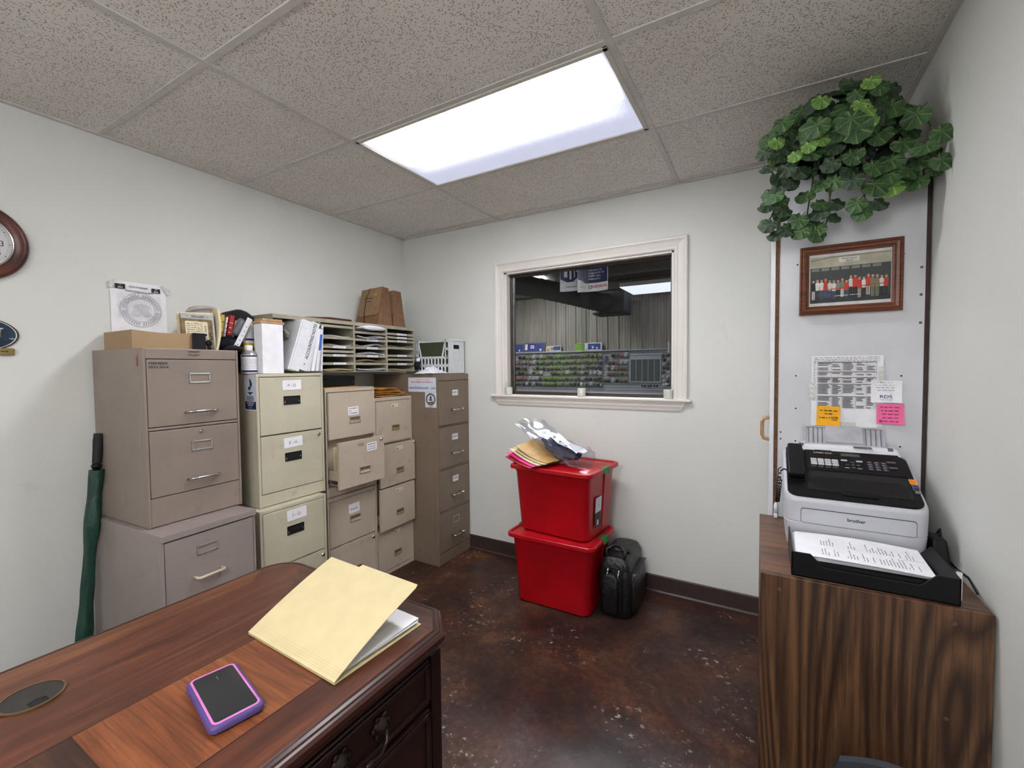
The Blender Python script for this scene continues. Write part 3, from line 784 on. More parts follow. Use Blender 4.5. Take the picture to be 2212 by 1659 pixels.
# ================================================================ FILE CABINETS (left wall)
def file_cabinet(label, p0, p1, d, z0, h, mat, drawers, cap=False, side=.010, group=None):
    """p0, p1: front left and front right corners (x, y) in the room; the front faces +x"""
    dx, dy = p1[0]-p0[0], p1[1]-p0[1]; w = math.hypot(dx, dy); rz = math.atan2(dy, dx)
    t = thing('file_cabinet', label, 'file cabinet', (p0[0], p0[1], z0), (0, 0, rz), group)
    g = G()
    g.box(0, w, .03, d, .0, h, mat)                                  # carcass
    g.box(0, side, 0, .03, 0, h, mat).box(w-side, w, 0, .03, 0, h, mat)
    g.box(side, w-side, .003, .03, h-.014, h, mat)
    zs = [(a['z0'], a['z1']) for a in drawers]
    edges = [0]+[v for z in sorted(zs) for v in z]+[h]
    for k in range(0, len(edges), 2):
        if edges[k+1]-edges[k] > .004: g.box(side, w-side, .002, .03, edges[k]+.0012, edges[k+1]-.0012, mat)
    if cap: g.box(-.002, w+.002, -.006, .05, h-.026, h+.001, mat)
    g.build('body', t, bevel=.002)
    for a in drawers:
        b0, b1, out = a['z0'], a['z1'], a.get('out', 0); e = side+.002
        g = G(); g.box(e, w-e, -out-.001, -out+.014, b0+.002, b1-.002, mat)
        if out > .01:
            lo = b0+.02; hi = b0+(b1-b0)*.38
            g.box(e+.012, e+.015, -out+.01, .03, lo, hi, mat).box(w-e-.015, w-e-.012, -out+.01, .03, lo, hi, mat).box(e+.012, w-e-.012, -out+.01, .03, lo, lo+.003, mat)
            g.box(e+.004, e+.010, -out+.012, .03, b0+.03, b0+.05, 'steel')
        dr = g.build('drawer', t, bevel=.0022)
        yf = -out-.001; H_ = b1-b0; fw = w-2*e; cx = a.get('cx', w/2)
        hk = a.get('handle'); hz = b1-H_*a.get('hf', .79)
        def fr(hw, hh, cz, m, bt=.006, dep=.004, name='label_holder', cxx=None):
            c_ = cx if cxx is None else cxx
            q = G()
            q.box(c_-hw, c_+hw, yf-dep, yf, cz+hh-bt, cz+hh, m).box(c_-hw, c_+hw, yf-dep, yf, cz-hh, cz-hh+bt, m)
            q.box(c_-hw, c_-hw+bt, yf-dep, yf, cz-hh, cz+hh, m).box(c_+hw-bt, c_+hw, yf-dep, yf, cz-hh, cz+hh, m)
            return q.build(name, dr, bevel=.001)
        if hk == 'bow':
            hw = a.get('hw', .066); pts = [(cx-hw, yf, hz-.004), (cx-hw+.004, yf-.018, hz)]+[(cx-hw+2*hw*k/8, yf-.024-.006*math.sin(PI*k/8), hz) for k in range(1, 8)]+[(cx+hw-.004, yf-.018, hz), (cx+hw, yf, hz-.004)]
            G().tube(pts, .0055, a.get('hm', 'chrome'), 8).build('handle', dr, smooth=True, label=a.get('hl'))
        if hk == 'bar':
            hw = a.get('hw', .055)
            q = G().tube([(cx-hw, yf, hz), (cx-hw, yf-.024, hz), (cx-hw+.006, yf-.030, hz), (cx+hw-.006, yf-.030, hz), (cx+hw, yf-.024, hz), (cx+hw, yf, hz)], .006, a.get('hm', 'cream_bar'), 8)
            q.build('handle', dr, smooth=True)
        if hk == 'posts':
            hw = a.get('hw', .058)
            q = G().tube([(cx-hw, yf-.030, hz), (cx+hw, yf-.030, hz)], .005, 'chrome', 8)
            for s_ in (-1, 1):
                q.lathe([(.006, 0), (.009, -.004), (.009, -.020), (.005, -.040)], (cx+s_*(hw-.010), yf, hz), 'chrome', 10, 'y')
                q.ball((cx+s_*hw, yf-.030, hz), .0085, 'chrome', 8, 6)
            q.build('handle', dr, smooth=True)
        if hk == 'recess':
            hw, hh = a.get('hw', .047), a.get('hh', .021)
            hm = a.get('hm', 'black_plastic')
            q = G()
            # a cup handle: rim, well's shade painted on a flat quad, lip that catches the light
            q.box(cx-hw, cx+hw, yf-.003, yf+.0005, hz+hh-.005, hz+hh, hm).box(cx-hw, cx+hw, yf-.003, yf+.0005, hz-hh, hz-hh+.005, hm)
            q.box(cx-hw, cx-hw+.005, yf-.003, yf+.0005, hz-hh, hz+hh, hm).box(cx+hw-.005, cx+hw, yf-.003, yf+.0005, hz-hh, hz+hh, hm)
            q.add([(cx-hw+.005, yf-.0008, hz+hh-.005), (cx+hw-.005, yf-.0008, hz+hh-.005), (cx+hw-.005, yf-.0008, hz-hh*.1), (cx-hw+.005, yf-.0008, hz-hh*.1)], [(0, 1, 2, 3)], 'dark_interior' if hm == 'black_plastic' else a.get('well', 'recess_shade_spots'))
            q.add([(cx-hw+.010, yf-.0008, hz-hh*.1), (cx+hw-.010, yf-.0008, hz-hh*.1), (cx+hw-.005, yf-.006, hz-hh+.004), (cx-hw+.005, yf-.006, hz-hh+.004)], [(0, 1, 2, 3)], hm)
            q.build('handle', dr, bevel=.0008)
        if a.get('holder'):
            hm, hf = a['holder']; fr(a.get('lw', .040), a.get('lh', .020), b1-H_*hf, hm)
        if a.get('lock'):
            lx, lz = a['lock']; G().lathe([(.0095, 0), (.0095, -.005), (.007, -.008), (.002, -.008)], (lx, yf, lz), 'chrome', 14, 'y').box(lx-.001, lx+.001, yf-.0085, yf-.0075, lz-.004, lz+.004, 'dark_interior').build('lock', dr, smooth=True, sharp=.6)
        if a.get('card'):
            c_x, c_z, cw, ch, txt, tilt = a['card']
            q = G(); q.plane((c_x, yf-.001, c_z), (math.cos(tilt), 0, math.sin(tilt)), (-math.sin(tilt), 0, math.cos(tilt)))
            q.prism(rrect(-cw/2, -ch/2, cw/2, ch/2, .004, 3), 0, .0008, 'white_paper')
            if isinstance(txt, tuple):
                for k, s_ in enumerate(txt): q.scrib(-cw*.40, ch*.28-k*ch*.28, cw*(.36 if s_ != '&' else -.2), 'print_grey2', .0013, ch*.09, k+int(c_z*100))
            elif txt: q.text(txt, -cw*.02, -ch*.05, ch*.42, 'print_grey2', .0013, bold=0, rot=-.05)
            q.build('label_card', dr, label='white paper label')
        if a.get('extra'): a['extra'](dr, yf, b0, b1, w)
    return t, w

# stack A: taupe two-drawer on a deeper two-drawer
def member(dr, yf, b0, b1, w):
    q = G().plane((0, yf-.0004, 0), (1, 0, 0), (0, 0, 1))
    q.text('MEMBER', .052, b1-.018, .0135, 'print_black', .0004, bold=.0006, sx=1.35); q.text('2023-2024', .052, b1-.033, .0125, 'print_black', .0004, bold=.0006, sx=1.3)
    q.build('print', dr)
def wear(dr, yf, b0, b1, w): pass
A = dict(handle='bow', hf=.80, holder=('chrome2', .29), lw=.042, lh=.0215, hw=.060, cx=.205)
tA, wA = file_cabinet('taupe two-drawer metal file cabinet stacked on the lower one at the left', (.455, -1.942), (.437, -1.570), .435, .744, .724, 'cab_taupe',
    [dict(A, z0=.403, z1=.680, extra=member), dict(A, z0=.118, z1=.390, lock=(.205, .370), holder=('chrome2', .30))])
q = G()
for s0, s1 in (((.165, -.003, .702), (.205, -.003, .702)), ((.165, -.003, .716), (.205, -.003, .716))): q.tube([s0, s1], .0022, 'cab_taupe', 6)
q.build('label_clip', tA)
t = thing('key_tag', 'small faded pink key tag hanging on the side of the taupe cabinet', 'key tag', (.415, -1.9440, 1.445))
G().tube([(0, 0, 0), (.002, -.004, -.02), (0, -.003, -.05)], .0025, 'print_pinkish' if False else 'tag_pink', 6).box(-.004, .003, -.005, -.001, -.050, -.026, 'tag_pink').build('tag', t, bevel=.001)
t.children[0].data.materials[0] = M['tag_pink']
A2 = dict(A, handle='bar', hm='cream_bar', hf=.68, holder=('cab_taupe_low', .27), lw=.040, lh=.019, hw=.052, cx=.165)
file_cabinet('lilac-taupe two-drawer metal file cabinet on the floor under the taupe one', (.585, -1.955), (.562, -1.583), .57, 0, .742, 'cab_taupe_low',
    [dict(A2, z0=.455, z1=.712), dict(A2, z0=.18, z1=.435, lock=(.33, .418))], cap=True)
# stack B: cream
B = dict(handle='recess', hm='black_plastic', hf=.42, hw=.046, hh=.022, cx=.182)
tB, wB = file_cabinet('cream two-drawer file cabinet with black cup handles, stacked on top at mid wall', (.452, -1.497), (.452, -1.128), .43, .700, .657, 'cab_cream',
    [dict(B, z0=.352, z1=.641, card=(.183, .598, .104, .050, 'A - D', .01)), dict(B, z0=.062, z1=.349, lock=(.333, .325), card=(.183, .302, .104, .052, 'E - H', .03))], side=.013)
file_cabinet('cream two-drawer file cabinet with one drawer marked I - O, on the floor', (.500, -1.527), (.500, -1.163), .48, 0, .698, 'cab_cream',
    [dict(B, z0=.402, z1=.682, card=(.19, .640, .108, .056, 'I - O', .03)), dict(B, z0=.10, z1=.398, lock=(.335, .372))], side=.013)
# sticker on B's side (faces -y)
t = thing('window_sticker', 'narrow white and navy BBB sticker on the side of the cream cabinet', 'sticker', (.404, -1.4985, 1.265))
q = G().plane((0, 0, 0), (1, 0, 0), (0, 0, 1))
q.prism(rrect(-.054, -.086, .054, .086, .006, 3), 0, .0006, 'white_paper'); q.prism(rrect(-.051, -.083, .051, .083, .005, 3), .0006, .0008, 'print_light'); q.prism(rrect(-.050, -.082, .050, .082, .005, 3), .0008, .001, 'sticker_white')
h = .0014
q.poly([(-.004, .014), (.012, .030), (.018, .044), (.010, .058), (-.002, .072), (-.006, .058), (.000, .046), (-.010, .030)], 'bbb_blue', h)
q.poly([(-.012, .028), (-.002, .018), (.004, .028), (.000, .036), (-.008, .040)], 'sticker_white', h+.0003)
q.poly([(-.018, .022), (-.004, .010), (.004, .022), (-.004, .034), (-.012, .030)], 'bbb_blue', h+.0005)
q.poly([(-.022, .004), (.022, .004), (.022, -.001), (.008, -.003), (.006, -.010), (-.006, -.010), (-.008, -.003), (-.022, -.001)], 'bbb_blue', h)
q.text('BBB', 0, -.028, .034, 'bbb_navy', h, bold=.0006, sx=1.0)
q.rect(-.046, -.080, .046, -.042, 'bbb_navy', h)
q.text('ACCREDITED', 0, -.050, .0105, 'sticker_white', h+.0004, bold=.0003); q.text('BUSINESS', 0, -.060, .0105, 'sticker_white', h+.0004, bold=.0003); q.text('bbb.org', 0, -.072, .0085, 'sticker_white', h+.0004)
q.build('sticker_sheet', t)

# stack C: putty two-drawer units, one drawer left open
C_ = dict(handle='recess', hm='brass_lip', hw=.042, hh=.021, cx=.195, hf=.62)
def spots(dr, yf, b0, b1, w):
    q = G().plane((0, yf-.0003, 0), (1, 0, 0), (0, 0, 1)); r = random.Random(4)
    for k in range(12): q.disc(r.uniform(.27, .33), b0+r.uniform(.04, .1), .0016, .0016, 'recess_shade_spots', .0004, 6)
    q.rect(.145, b1-.042, .19, b1-.022, 'tan_mark', .0004)  # plain tan patch on the drawer front
    q.build('wear_marks', dr)
tC, wC = file_cabinet('putty two-drawer file cabinet with its second drawer pulled open', (.420, -1.094), (.420, -.732), .40, .638, .628, 'cab_putty',
    [dict(C_, z0=.333, z1=.605, out=.014, card=(.183, .49, .078, .050, ('Bills Paid', '&', 'Bank Stmts'), .02)),
     dict(C_, z0=.055, z1=.326, out=.092, lock=(.325, .305), card=(.250, .272, .076, .050, ('Statements', 'Repair Orders', 'Bank Deposits'), .03), extra=spots, hf=.68)])
# papers in the open drawer
for k in range(5):
    tag(G().box(-.0, .0022, 0, .27, 0, .215, 'manila' if k % 2 else 'cream_paper').build('file_folder', loc=(.50-.0-.012*k, -1.070, .716), bevel=.0005), 'manila file folder standing in the open putty drawer', 'folder', 'folders in the open drawer')
file_cabinet('putty two-drawer file cabinet on the floor under the open drawer', (.420, -1.094), (.420, -.732), .40, 0, .634, 'cab_putty',
    [dict(C_, z0=.340, z1=.610, card=(.185, .537, .082, .058, 'work', .03), hf=.50), dict(C_, z0=.05, z1=.336, lock=(.33, .31))])
# D: putty four drawer
D_ = dict(handle='recess', hm='brass_tone2', hw=.034, hh=.0185, cx=.185, hf=.66)
def slotcard(dr, yf, b0, b1, w):
    q = G().plane((0, yf-.0003, 0), (1, 0, 0), (0, 0, 1)); z = b1-.034
    q.rect(.150, z-.012, .212, z+.012, 'cream_paper', .0005); q.rect(.157, z-.008, .170, z-.001, 'print_black', .0008); q.disc(.188, z+.003, .003, .003, 'print_grey', .0008, 8); q.disc(.162, z+.006, .003, .003, 'print_grey', .0008, 8)
    q.build('label_card', dr, label='cream paper slot label')
D_['extra'] = slotcard
file_cabinet('putty four-drawer file cabinet topped with orange envelopes', (.400, -.716), (.400, -.373), .38, 0, 1.188, 'cab_putty',
    [dict(D_, z0=.885, z1=1.165), dict(D_, z0=.600, z1=.880, out=.034, lock=(.325, .862)), dict(D_, z0=.312, z1=.594, out=.028), dict(D_, z0=.030, z1=.308)])
# E: brown four drawer
E_ = dict(handle='posts', hf=.66, holder=('steel2', .28), lw=.038, lh=.025, hw=.056, cx=.190)
def cardin(txt):
    def f(dr, yf, b0, b1, w):
        q = G().plane((0, yf-.0003, 0), (1, 0, 0), (0, 0, 1)); z = b1-.28*(b1-b0)
        q.rect(.158, z-.021, .222, z+.021, 'white_paper', .0006); q.scrib(.166, z+.003, .214, 'print_grey2', .001, .008, len(txt)+3); q.scrib(.172, z-.009, .205, 'print_light', .001, .004, len(txt))
        q.build('label_card', dr, label='white paper label in the holder')
    return f
file_cabinet('brown four-drawer metal file cabinet in the room corner', (.631, -.369), (.631, -.003), .60, 0, 1.337, 'cab_brown',
    [dict(E_, z0=.978, z1=1.290, out=.006, extra=cardin('Parts')), dict(E_, z0=.674, z1=.966, extra=cardin('Inv')), dict(E_, z0=.376, z1=.662, extra=cardin('Misc')), dict(E_, z0=.085, z1=.364)], side=.012)
tg = thing('bumper_sticker', 'white sticker reading www.fishthesouth.com on the brown cabinet side', 'sticker', (.502, -.3705, 1.264))
q = G().plane((0, 0, 0), (1, 0, 0), (0, 0, 1)); q.prism(rrect(-.130, -.050, .122, .050, .004, 2), 0, .0006, 'sticker_white')
q.scrib(-.06, .034, .07, 'print_pink', .001, .004, 2); q.scrib(-.105, .018, .10, 'print_red2', .001, .007, 12)
q.text('www.fishthesouth . com', -.003, -.022, .030, 'print_blue2', .001, bold=.0008, sx=.82)
q.build('sticker_sheet', tg)
tg = thing('round_logo_sticker', 'white square sticker with a round dark green fishing emblem', 'sticker', (.576, -.3705, 1.160))
q = G().plane((0, 0, 0), (1, 0, 0), (0, 0, 1)); q.rect(-.050, -.053, .050, .053, 'sticker_white', .0004)
q.ring(0, .004, .031, .044, 'emblem', .001); q.ring(0, .004, .040, .0415, 'sticker_white', .0013)
q.poly([(-.004, .028), (.006, .028), (.010, .012), (.006, .002), (-.006, .002), (-.009, .012)], 'emblem', .001); q.poly([(-.018, .004), (.018, .002), (.012, -.006), (-.012, -.006)], 'emblem', .0012)
q.poly([(-.022, -.016), (.024, -.010), (.02, -.022), (-.016, -.026)], 'seal_red', .0012)
q.scrib(-.014, -.046, .016, 'emblem', .001, .004, 8)
q.build('sticker_sheet', tg)

# ================================================================ ORGANIZER
OY0, OY1, OXF, OZ0, OZ1 = -1.338, -.266, .342, 1.358, 1.672
org = thing('literature_organizer', 'long tan metal pigeonhole organizer spanning the file cabinets', 'organizer', (0.045, 0, 0))
dp = OXF-.045; xb = 0
g = G(); T = 'tan_organizer'
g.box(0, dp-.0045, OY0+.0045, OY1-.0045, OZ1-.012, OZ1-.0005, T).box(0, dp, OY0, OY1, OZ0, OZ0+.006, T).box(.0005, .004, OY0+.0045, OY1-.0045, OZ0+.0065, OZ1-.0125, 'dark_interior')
g.box(dp-.004, dp, OY0, OY1, OZ1-.022, OZ1, T)
posts = [OY0, -1.058, -.812, -.540, OY1-.006]
g.box(0, dp-.0045, OY0, OY0+.004, OZ0, OZ1, T).box(0, dp-.0045, OY1-.004, OY1, OZ0, OZ1, T)
for p in posts[1:4]:
    g.box(.005, dp-.0065, p-.002, p+.002, OZ0+.0065, OZ1-.0125, T).box(dp-.006, dp, p-.007, p+.007, OZ0+.0065, OZ1-.0225, T)
    for k in range(12): g.box(dp-.05, dp-.012, p-.011, p+.011, OZ0+.024*k+.012, OZ0+.024*k+.018, T)
g.build('case', org, bevel=.001)
def shelves(ya, yb, zs, labels):
    for z in zs:
        s_ = G().box(.01, dp-.002, ya+.004, yb-.004, z-.0015, z+.0015, T).box(dp-.003, dp, ya+.004, yb-.004, z-.011, z+.004, T).build('shelf', org, bevel=.0008)
        if z in labels:
            c = (ya+yb)/2+.01; q = G().box(dp+.0001, dp+.0010, c-.045, c+.045, z-.009, z+.004, 'white_paper')
            q.plane((dp+.001, c, z-.0025), (0, 1, 0), (0, 0, 1)); q.scrib(-.036, 0, .036, 'print_grey', .0004, .003, int(z*999)); q.build('label_card', s_, label='white paper label')
shelves(-1.058, -.812, (1.637, 1.568, 1.513, 1.487, 1.463, 1.414), (1.513, 1.463, 1.414))
shelves(-.812, -.540, (1.613, 1.566, 1.515, 1.463, 1.414), (1.566, 1.515, 1.463))
shelves(-.540, -.272, (1.620, 1.596, 1.571, 1.523, 1.470, 1.444, 1.412), (1.620, 1.596, 1.571, 1.470, 1.412))
def papers(y0, y1, z, n, label, mats=('white_paper',), over=.006, wav=.003, seed=1, h=.0022):
    r = random.Random(seed); g = G()
    for k in range(n):
        a, b, o_ = y0+r.uniform(0, .012), y1-r.uniform(0, .012), OXF-r.uniform(0, .02)+over; ph = seed+.25*k; m = mats[k % len(mats)]
        def f(u, v, a=a, b=b, o_=o_, k=k, ph=ph): return (o_-.20*(1-v), a+(b-a)*u, z+k*h+wav*(1+math.sin(ph+u*7))*(.3+.7*v))
        g.grid(f, 8, 2, m); g.grid(lambda u, v: (f(u, v)[0], f(u, v)[1], f(u, v)[2]-.0009), 8, 2, m)
        g.add([f(i/8, 1) for i in range(9)]+[(f(i/8, 1)[0], f(i/8, 1)[1], f(i/8, 1)[2]-.0009) for i in range(9)], [(i, i+1, 10+i, 9+i) for i in range(8)], m)
    o = g.build('paper_stack', smooth=False); tag(o, label, 'papers'); return o
papers(-1.045, -.83, 1.366, 6, 'green, pink and white papers in the bottom left pigeonhole', ('manila', 'print_pinkp', 'white_paper', 'print_greenp'), .012, seed=3)
for o in [o for o in SC.objects if o.name.startswith('paper_stack')]:
    o.data.materials.clear()
    for m in ('manila', 'print_pinkp', 'white_paper', 'print_greenp'): o.data.materials.append(M[m])
papers(-1.045, -.83, 1.572, 3, 'thin white sheets in the second slot of the first shelf column', seed=5)
papers(-1.04, -.83, 1.517, 3, 'few white papers above the labelled shelf of the first column', seed=6)
papers(-.80, -.552, 1.365, 6, 'white papers in the bottom slot of the middle column', seed=7, over=.010)
papers(-.80, -.552, 1.572, 5, 'white papers curling in the middle column below the white bundle', seed=8, over=.014, wav=.006)
papers(-.80, -.552, 1.519, 3, 'grey-white crumpled papers in the middle slot of the middle column', ('white_paper', 'print_light'), .004, .010, 9)
papers(-.80, -.552, 1.468, 5, 'white folded papers in the fourth slot of the middle column', seed=10, over=.010, wav=.005)
papers(-.80, -.552, 1.419, 5, 'manila and tan envelopes in the slot of the middle column', ('manila', 'kraft', 'cream_paper'), .012, .006, 11)
papers(-.528, -.285, 1.365, 4, 'manila papers in the bottom slot of the right column', ('manila', 'cream_paper'), .008, seed=12)
papers(-.528, -.285, 1.527, 3, 'brownish papers in the middle of the right column', ('cream_paper', 'taupe_card'), .002, .004, 13)
papers(-.528, -.285, 1.625, 3, 'dark papers in the top slot of the right column', ('black_plastic', 'photo_dark'), .0, .006, 14)
# white bundle spilling from the top of the middle column
def bund(u, v):
    t_ = u*2*PI; x = .20+.165*v; ry = .122*(1-.12*v); return (x, -.668+.0+ry*math.cos(t_)*(1 if v < .9 else .85), 1.643+(.018-.004*v)*math.sin(t_)+.004*math.sin(u*14+v*5))
o = G().grid(bund, 28, 6, 'white_cloth').ball((.365, -.668, 1.642), (.012, .10, .016), 'white_cloth').build('plastic_bundle', smooth=True)
tag(o, 'white plastic-wrapped bundle bulging from the top slot of the organizer', 'bundle')

# ---------------- binders leaning in the first bay
def binder(label, yb, w, h, tilt, x1, depth, mat, txt=None, zb=1.365, ring=False, z_off=0, name='binder', extra=None):
    """lower right corner of the spine at y=yb; leans to the right by tilt"""
    t = thing(name, label, 'binder', (0, yb, zb+z_off), (-tilt, 0, 0))
    G().box(x1-depth, x1, -w, 0, 0, h, mat).build('cover', t, bevel=.003)
    G().box(x1-depth+.006, x1-.006, -w+.004, -.004, h-.003, h+.0005, 'cream_paper').build('pages', t)
    if txt or ring:
        q = G().plane((x1+.0005, -w/2, h/2), (0, 1, 0), (0, 0, 1))
        if txt: q.text(txt, -.002, .028, w*.58, 'print_black', .0006, rot=PI/2, sx=.76, bold=.0005, shear=.0)
        if ring: q.disc(-w*.12, -h*.38, .0035, .0035, 'print_black', .0006, 10)
        q.build('spine_print', t)
    if extra: extra(t)
    return t
th = .325
binder('white ring binder leaning behind the tall white box, first in the row', -1.262, .036, .285, th, .396, .26, 'white_plastic', z_off=.004)
def ridges(t):
    q = G()
    for k in range(4): q.tube([(.4035, -.050, .17+.022*k), (.4035, -.012, .176+.022*k)], .0012, 'white_plastic', 5)
    q.build('sleeve_creases', t)
binder('thick white ring binder with plain spine beside the notes binder', -1.238, .054, .285, th, .403, .26, 'white_plastic', extra=ridges)
binder('white binder with ACCOUNTING NOTES lettered on its spine', -1.190, .046, .280, th, .405, .26, 'white_plastic', 'ACCOUNTING NOTES', ring=True)
k = 0
for yb, w, h, ti, x1, m, lb in ((-1.158, .022, .235, .26, .385, 'white_plastic', 'thin white binder right of the notes binder, short'),
                           (-1.132, .020, .245, .20, .388, 'white_paper', 'white folio leaning beside the one with the blue pouch'),
                           (-1.108, .018, .240, .15, .392, 'white_plastic', 'white folio with a long blue strip clipped on it'),
                           (-1.090, .014, .25, .10, .386, 'print_light', 'grey-white thin folio left of the organizer post'),
                           (-1.073, .012, .262, .05, .380, 'white_paper', 'white upright folio against the organizer post')):
    bt = binder(lb, yb, w, h, ti, x1, .24, m, name='slim_folio')
    if 'blue strip' in lb: G().box(x1, x1+.003, -w+.002, -.004, .12, .21, 'print_sky2').build('blue_strip', bt, label='bright blue strip')
o = G().ball((.33, -1.262, 1.565), (.04, .018, .04), 'taupe_card', 20, 12, fn=lambda d: .62+.22*math.sin(9*d.z+7*d.x)+.12*math.sin(17*d.y+11*d.z)).build('crumpled_bag', smooth=True); tag(o, 'crumpled brownish plastic bag tucked behind the first leaning binder', 'bag')
o = G().ball((.375, -1.088, 1.628), (.012, .014, .012), 'steel', fn=lambda d: 1+.2*math.sin(11*d.z)).build('metal_clip', smooth=True, loc=(0, 0, 0)); tag(o, 'small shiny metal clip on top of the slim white folios', 'clip')

# tall white box with wooden boards
t = thing('white_box', 'tall plain white cardboard box standing beside the binders', 'box', (.35, -1.443, 1.358))
G().box(0, .070, 0, .110, 0, .249, 'white_paper').build('carton', t, bevel=.0015)
for k in range(2):
    o = G().box(-.005+.002*k, .070, -.012+.012*k, .104+.01*(k == 0), 0, .0115, 'wood_light').build('wood_board', loc=(.348, -1.437, 1.6085+.0125*k), bevel=.0012)
    tag(o, ['lower small wooden board lying on top of the tall white box', 'upper small wooden board lying on the lower one on the white box'][k], 'board')
# cans
t = thing('spray_can', 'yellow and white aerosol can with grey-white cap, behind the small spray can', 'spray can', (.288, -1.438, 1.358))
G().lathe([(.028, 0), (.030, .003), (.030, .188), (.026, .198)], (0, 0, 0), 'white_plastic', 24).build('can', t, smooth=True, sharp=.7)
G().lathe([(.0285, .19), (.0285, .240), (.022, .256), (.004, .258)], (0, 0, 0), 'white_plastic', 24).build('cap', t, smooth=True, sharp=.7)
def wrap(g, a0, a1, z0, z1, r, mat, n=8):
    g.add([(r*math.cos(a0+(a1-a0)*k/n), r*math.sin(a0+(a1-a0)*k/n), z) for z in (z0, z1) for k in range(n+1)], [(k, k+1, n+2+k, n+1+k) for k in range(n)], mat)
g = G(); wrap(g, -PI, PI, .06, .155, .0304, 'print_yellow', 24); wrap(g, -.9, .6, .168, .178, .0304, 'print_purple'); wrap(g, -.2, .8, .118, .135, .0307, 'print_grey'); wrap(g, -.9, .2, .02, .05, .0304, 'print_grey'); g.build('can_label', t, smooth=True, label='yellow and white printed label')
t = thing('cleaner_can', 'squat spray can with white label and white cap, front corner of the cream cabinet', 'spray can', (.357, -1.474, 1.358))
G().lathe([(.033, 0), (.035, .002), (.035, .098), (.031, .103), (.022, .112), (.017, .116)], (0, 0, 0), 'silver_can', 26).build('can', t, smooth=True, sharp=.7)
G().lathe([(.0175, .112), (.0175, .138), (.016, .141), (.003, .141)], (0, 0, 0), 'white_plastic', 22).build('cap', t, smooth=True, sharp=.7)
g = G(); wrap(g, -2.2, 1.6, .004, .093, .0354, 'white_paper', 20); wrap(g, -1.6, .8, .084, .091, .0357, 'print_black', 14); wrap(g, -1.6, .8, .007, .018, .0357, 'print_purple', 14)
r_ = random.Random(3)
for k in range(11):
    a = -1.5
    while a < .6: b = a+r_.uniform(.06, .3); wrap(g, a, b, .074-.005*k, .0752-.005*k, .0358, 'print_grey', 3); a = b+.06
g.build('can_label', t, smooth=True, label='white printed label with purple band')

# ---------------- on stack A
t = thing('kraft_box', 'long flat open kraft cardboard box on the taupe cabinet', 'box', (.305, -1.917, 1.469))
g = G(); L_, D2, Hh = .262, .285, .080
def wob(x, y, z): return (x, y+.0, z)
th_ = .004
# local: x toward the wall is negative (depth), y along the wall
g.grid(lambda u, v: (0, L_*u, Hh*v-.006*math.sin(u*PI*1.2)*v-.004*u*v), 16, 4, 'kraft')
g.grid(lambda u, v: (-th_, L_*u, Hh*v-.006*math.sin(u*PI*1.2)*v-.004*u*v), 16, 4, 'kraft')
g.grid(lambda u, v: (-th_*v, L_*u, Hh-.006*math.sin(u*PI*1.2)-.004*u), 16, 1, 'kraft')
g.box(-D2, 0, -.003, 0, 0, Hh, 'kraft'); g.box(-D2, 0, L_, L_+.003, 0, Hh-.004, 'kraft'); g.box(-D2, -D2+.003, 0, L_, 0, Hh, 'kraft'); g.box(-D2, 0, 0, L_, 0, .003, 'kraft')
g.box(-D2, -.004, 0, L_, Hh-.012, Hh-.009, 'kraft')
g.build('carton', t)
t.rotation_euler = (0, 0, math.radians(-16)*0)
# licence-plate style box with label
t = thing('plate_pack', 'brown upright pack headed MISSISSIPPI with a white barcode label', 'plate', (.285, -1.727, 1.470), (0, math.radians(-6), 0))
G().box(-.012, 0, 0, .140, 0, .172, 'plate_gold').build('plate', t, bevel=.004)
q = G().plane((.0006, .07, .086), (0, 1, 0), (0, 0, 1))
q.rect(-.070, .062, .070, .085, 'plate_grey', .0004)
q.rect(.062, -.085, .070, .062, 'plate_grey', .0004)
q.text('MISSISSIPPI', 0, .072, .0125, 'print_black', .0008, bold=.0004, sx=.9); q.disc(-.043, .074, .002, .002, 'print_black', .0008, 8); q.disc(.043, .074, .002, .002, 'print_black', .0008, 8)
q.prism(rrect(-.054, -.058, .040, .050, .005, 3), .0006, .0012, 'cream_paper')
for k in range(7): q.scrib(-.048, .038-.009*k, .018, 'print_black', .0016, .0022, k+20)
q.text('CAR', -.01, .040, .010, 'print_black', .0018)
for k in range(8): q.rect(.024, .03-.004*k, .034, .0315-.004*k, 'print_black', .0016)
q.rect(.024, -.018, .034, -.006, 'print_black', .0016)
for k in range(9): q.rect(.024, -.024-.0025*k, .034, -.0228-.0025*k, 'print_black', .0016)
q.text('S', .051, -.020, .052, 'print_black', .001, sx=.6); q.ring(.050, -.063, .0055, .0075, 'plate_grey', .001, 4); q.text('23', .050, -.063, .012, 'plate_grey', .0014)
q.build('print', t)
# catalog / papers bent over behind the plate
g = G()
for k in range(7):
    def f(u, v, k=k): 
        a = u*1.0; y = -1.735+.150*u+.0018*k; z = 1.470+.170*v+.012*v*u
        return (.262-.003*k-.03*v*(1-u)*.5-.0*a, y, z+.004*math.sin(u*3+k)*v)
    g.grid(f, 8, 6, 'white_paper' if k % 3 else 'cream_paper')
for k in range(6):
    def f(u, v, k=k): return (.26-.01*k-.05*v, -1.590+.006*math.sin(v*PI)+.0014*k, 1.470+.19*v)
    g.grid(f, 1, 8, 'white_paper')
def fold(u, v):
    v = .25+.75*v
    return (.262-.045*u, -1.722+.145*v-.01*math.sin(u*3), 1.650+.035*math.sin(v*PI*.6)-.03*u+.004*math.sin(9*u+4*v))
g.grid(fold, 8, 8, 'cream_paper'); g.grid(lambda u, v: (fold(u, v)[0], fold(u, v)[1], fold(u, v)[2]-.004), 8, 8, 'white_paper')
